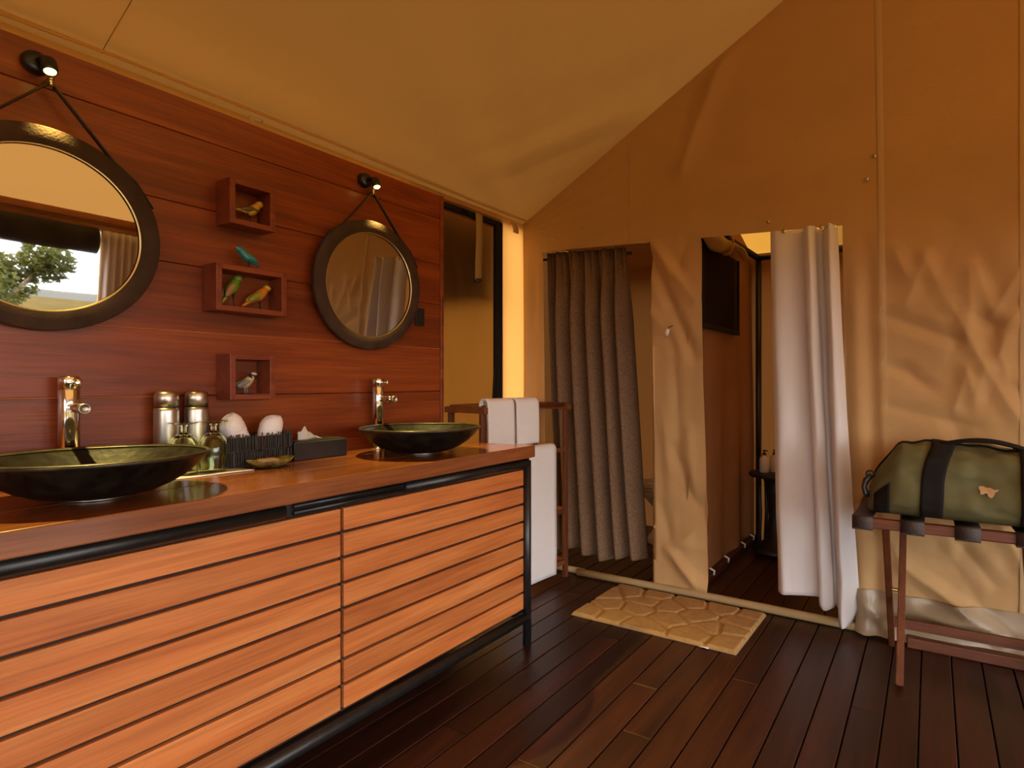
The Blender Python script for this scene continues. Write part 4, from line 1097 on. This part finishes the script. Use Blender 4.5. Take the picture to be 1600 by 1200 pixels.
st = thing('side_table', 'black slender side table in the shower corner', 'table', (1.125, 4.05, 0))
lathe('table_top', [(0.172, 0.522), (0.178, 0.527), (0.178, 0.543), (0.174, 0.546), (0.002, 0.546)], 'darkwood', st, n=36)
for k in range(4):
    a = PI / 4 + k * PI / 2
    tube('leg', [(0.13 * math.cos(a), 0.13 * math.sin(a), 0.523), (0.12 * math.cos(a), 0.12 * math.sin(a), 0.26), (0.14 * math.cos(a), 0.14 * math.sin(a), 0.0)], 0.012, 'darkwood', st, 10)
lathe('base', [(0.15, 0.02), (0.155, 0.03), (0.13, 0.05), (0.07, 0.10), (0.05, 0.25), (0.06, 0.40), (0.09, 0.523)], 'darkwood', st, n=28)
def bottle(loc, label):
    t = thing('pump_bottle', label, 'bottle', loc, 0, 'pump bottles in the shower')
    lathe('body', [(0.028, 0), (0.031, 0.004), (0.031, 0.085), (0.028, 0.100), (0.014, 0.110), (0.012, 0.116)], 'cream', t, n=24)
    pm = lathe('pump', [(0.014, 0.116), (0.014, 0.128), (0.006, 0.130), (0.006, 0.142), (0.011, 0.144), (0.011, 0.150), (0.002, 0.151)], 'blackplastic', t, n=16)
    tube('nozzle', [(0, 0, 0.147), (0.02, -0.01, 0.147), (0.026, -0.013, 0.143)], 0.004, 'blackplastic', pm, 6)
    return t
bottle((1.052, 4.020, 0.547), 'cream pump bottle on the table beside the black pole')
bottle((1.107, 4.078, 0.547), 'cream pump bottle on the table beside the white curtain')

# ------------------------------------------------------------------ outside: ground, bushes, savanna (seen in the mirror and through the openings)
def gnd():
    q = N('savanna_grass')
    v = coords(q, rnd=False)
    n1 = q.n('ShaderNodeTexNoise', Scale=0.25, Detail=8.0); q.l(v, n1.inputs['Vector'])
    c = ramp(q, n1.outputs['Fac'], [(0.35, (0.030, 0.026, 0.009)), (0.5, (0.055, 0.042, 0.018)), (0.7, (0.075, 0.056, 0.028))])
    b = q.n('ShaderNodeBsdfDiffuse'); q.l(c, b.inputs['Color']); q.l(b.outputs[0], q.out.inputs[0]); return q.m
struct(link('ground', md('ground', [(-400, -400, -0.7), (400, -400, -0.7), (400, 400, -0.7), (-400, 400, -0.7)], [(0, 1, 2, 3)]), gnd()))
hills = struct(link('hills', rings_mesh('hills', [[(lerp(300, 380, k / 3), y, [-0.7, 2.4, 2.8, -0.7][k] + (1.2 * nz(y * 0.02, k) if 0 < k < 3 else 0)) for k in range(4)] for y in range(-380, 381, 20)], False, False), plain('hill', (0.06, 0.062, 0.06), 1.0, 0, 0.0)))
leafm = cloth('leaf', (0.062, 0.066, 0.014), (0.09, 0.10, 0.014), 0.3, var=0.4, vscale=2.0)
barkm = plain('bark', (0.12, 0.08, 0.05), 0.9)
def tree(loc, h, r, nleaf, seed, label):
    rn = random.Random(seed)
    t = thing('tree', label, 'tree', loc)
    tube('trunk', [(0, 0, 0), (0.08, 0.05, h * 0.35), (-0.05, 0.1, h * 0.7)], [0.11, 0.08, 0.04], barkm, t, 8)
    blobs = []
    for k in range(9):
        a = rn.uniform(0, 2 * PI); d = rn.uniform(0.2, 0.9) * r
        c = Vector((d * math.cos(a), d * math.sin(a), h * rn.uniform(0.25, 0.95))); blobs.append((c, r * rn.uniform(0.28, 0.5)))
        tube('branch', [(0.02, 0.05, h * 0.3), (c.x * .5, c.y * .5, lerp(h * .3, c.z, .6)), tuple(c)], [0.045, 0.03, 0.01], barkm, t, 6)
    vs, fs = [], []
    for i in range(nleaf):
        c, br = blobs[i % len(blobs)]
        d = Vector((rn.gauss(0, 1), rn.gauss(0, 1), rn.gauss(0, 1))).normalized() * br * rn.random() ** 0.45
        p = c + d; s = rn.uniform(0.035, 0.07)
        u = Vector((rn.gauss(0, 1), rn.gauss(0, 1), rn.gauss(0, 1))).normalized(); v = u.orthogonal().normalized()
        n0 = len(vs); vs += [p - u * s, p + v * s * .5, p + u * s, p - v * s * .5]; fs.append((n0, n0 + 1, n0 + 2, n0 + 3))
    f = link('foliage', md('foliage', vs, fs), leafm, t); f['kind'] = 'stuff'
tree((8.7, 2.30, -0.7), 2.85, 1.1, 7000, 1, 'leafy green bush outside the tent opening')
tree((8.4, -3.6, -0.7), 3.0, 1.2, 2600, 2, 'second leafy tree outside the tent further from the bush')
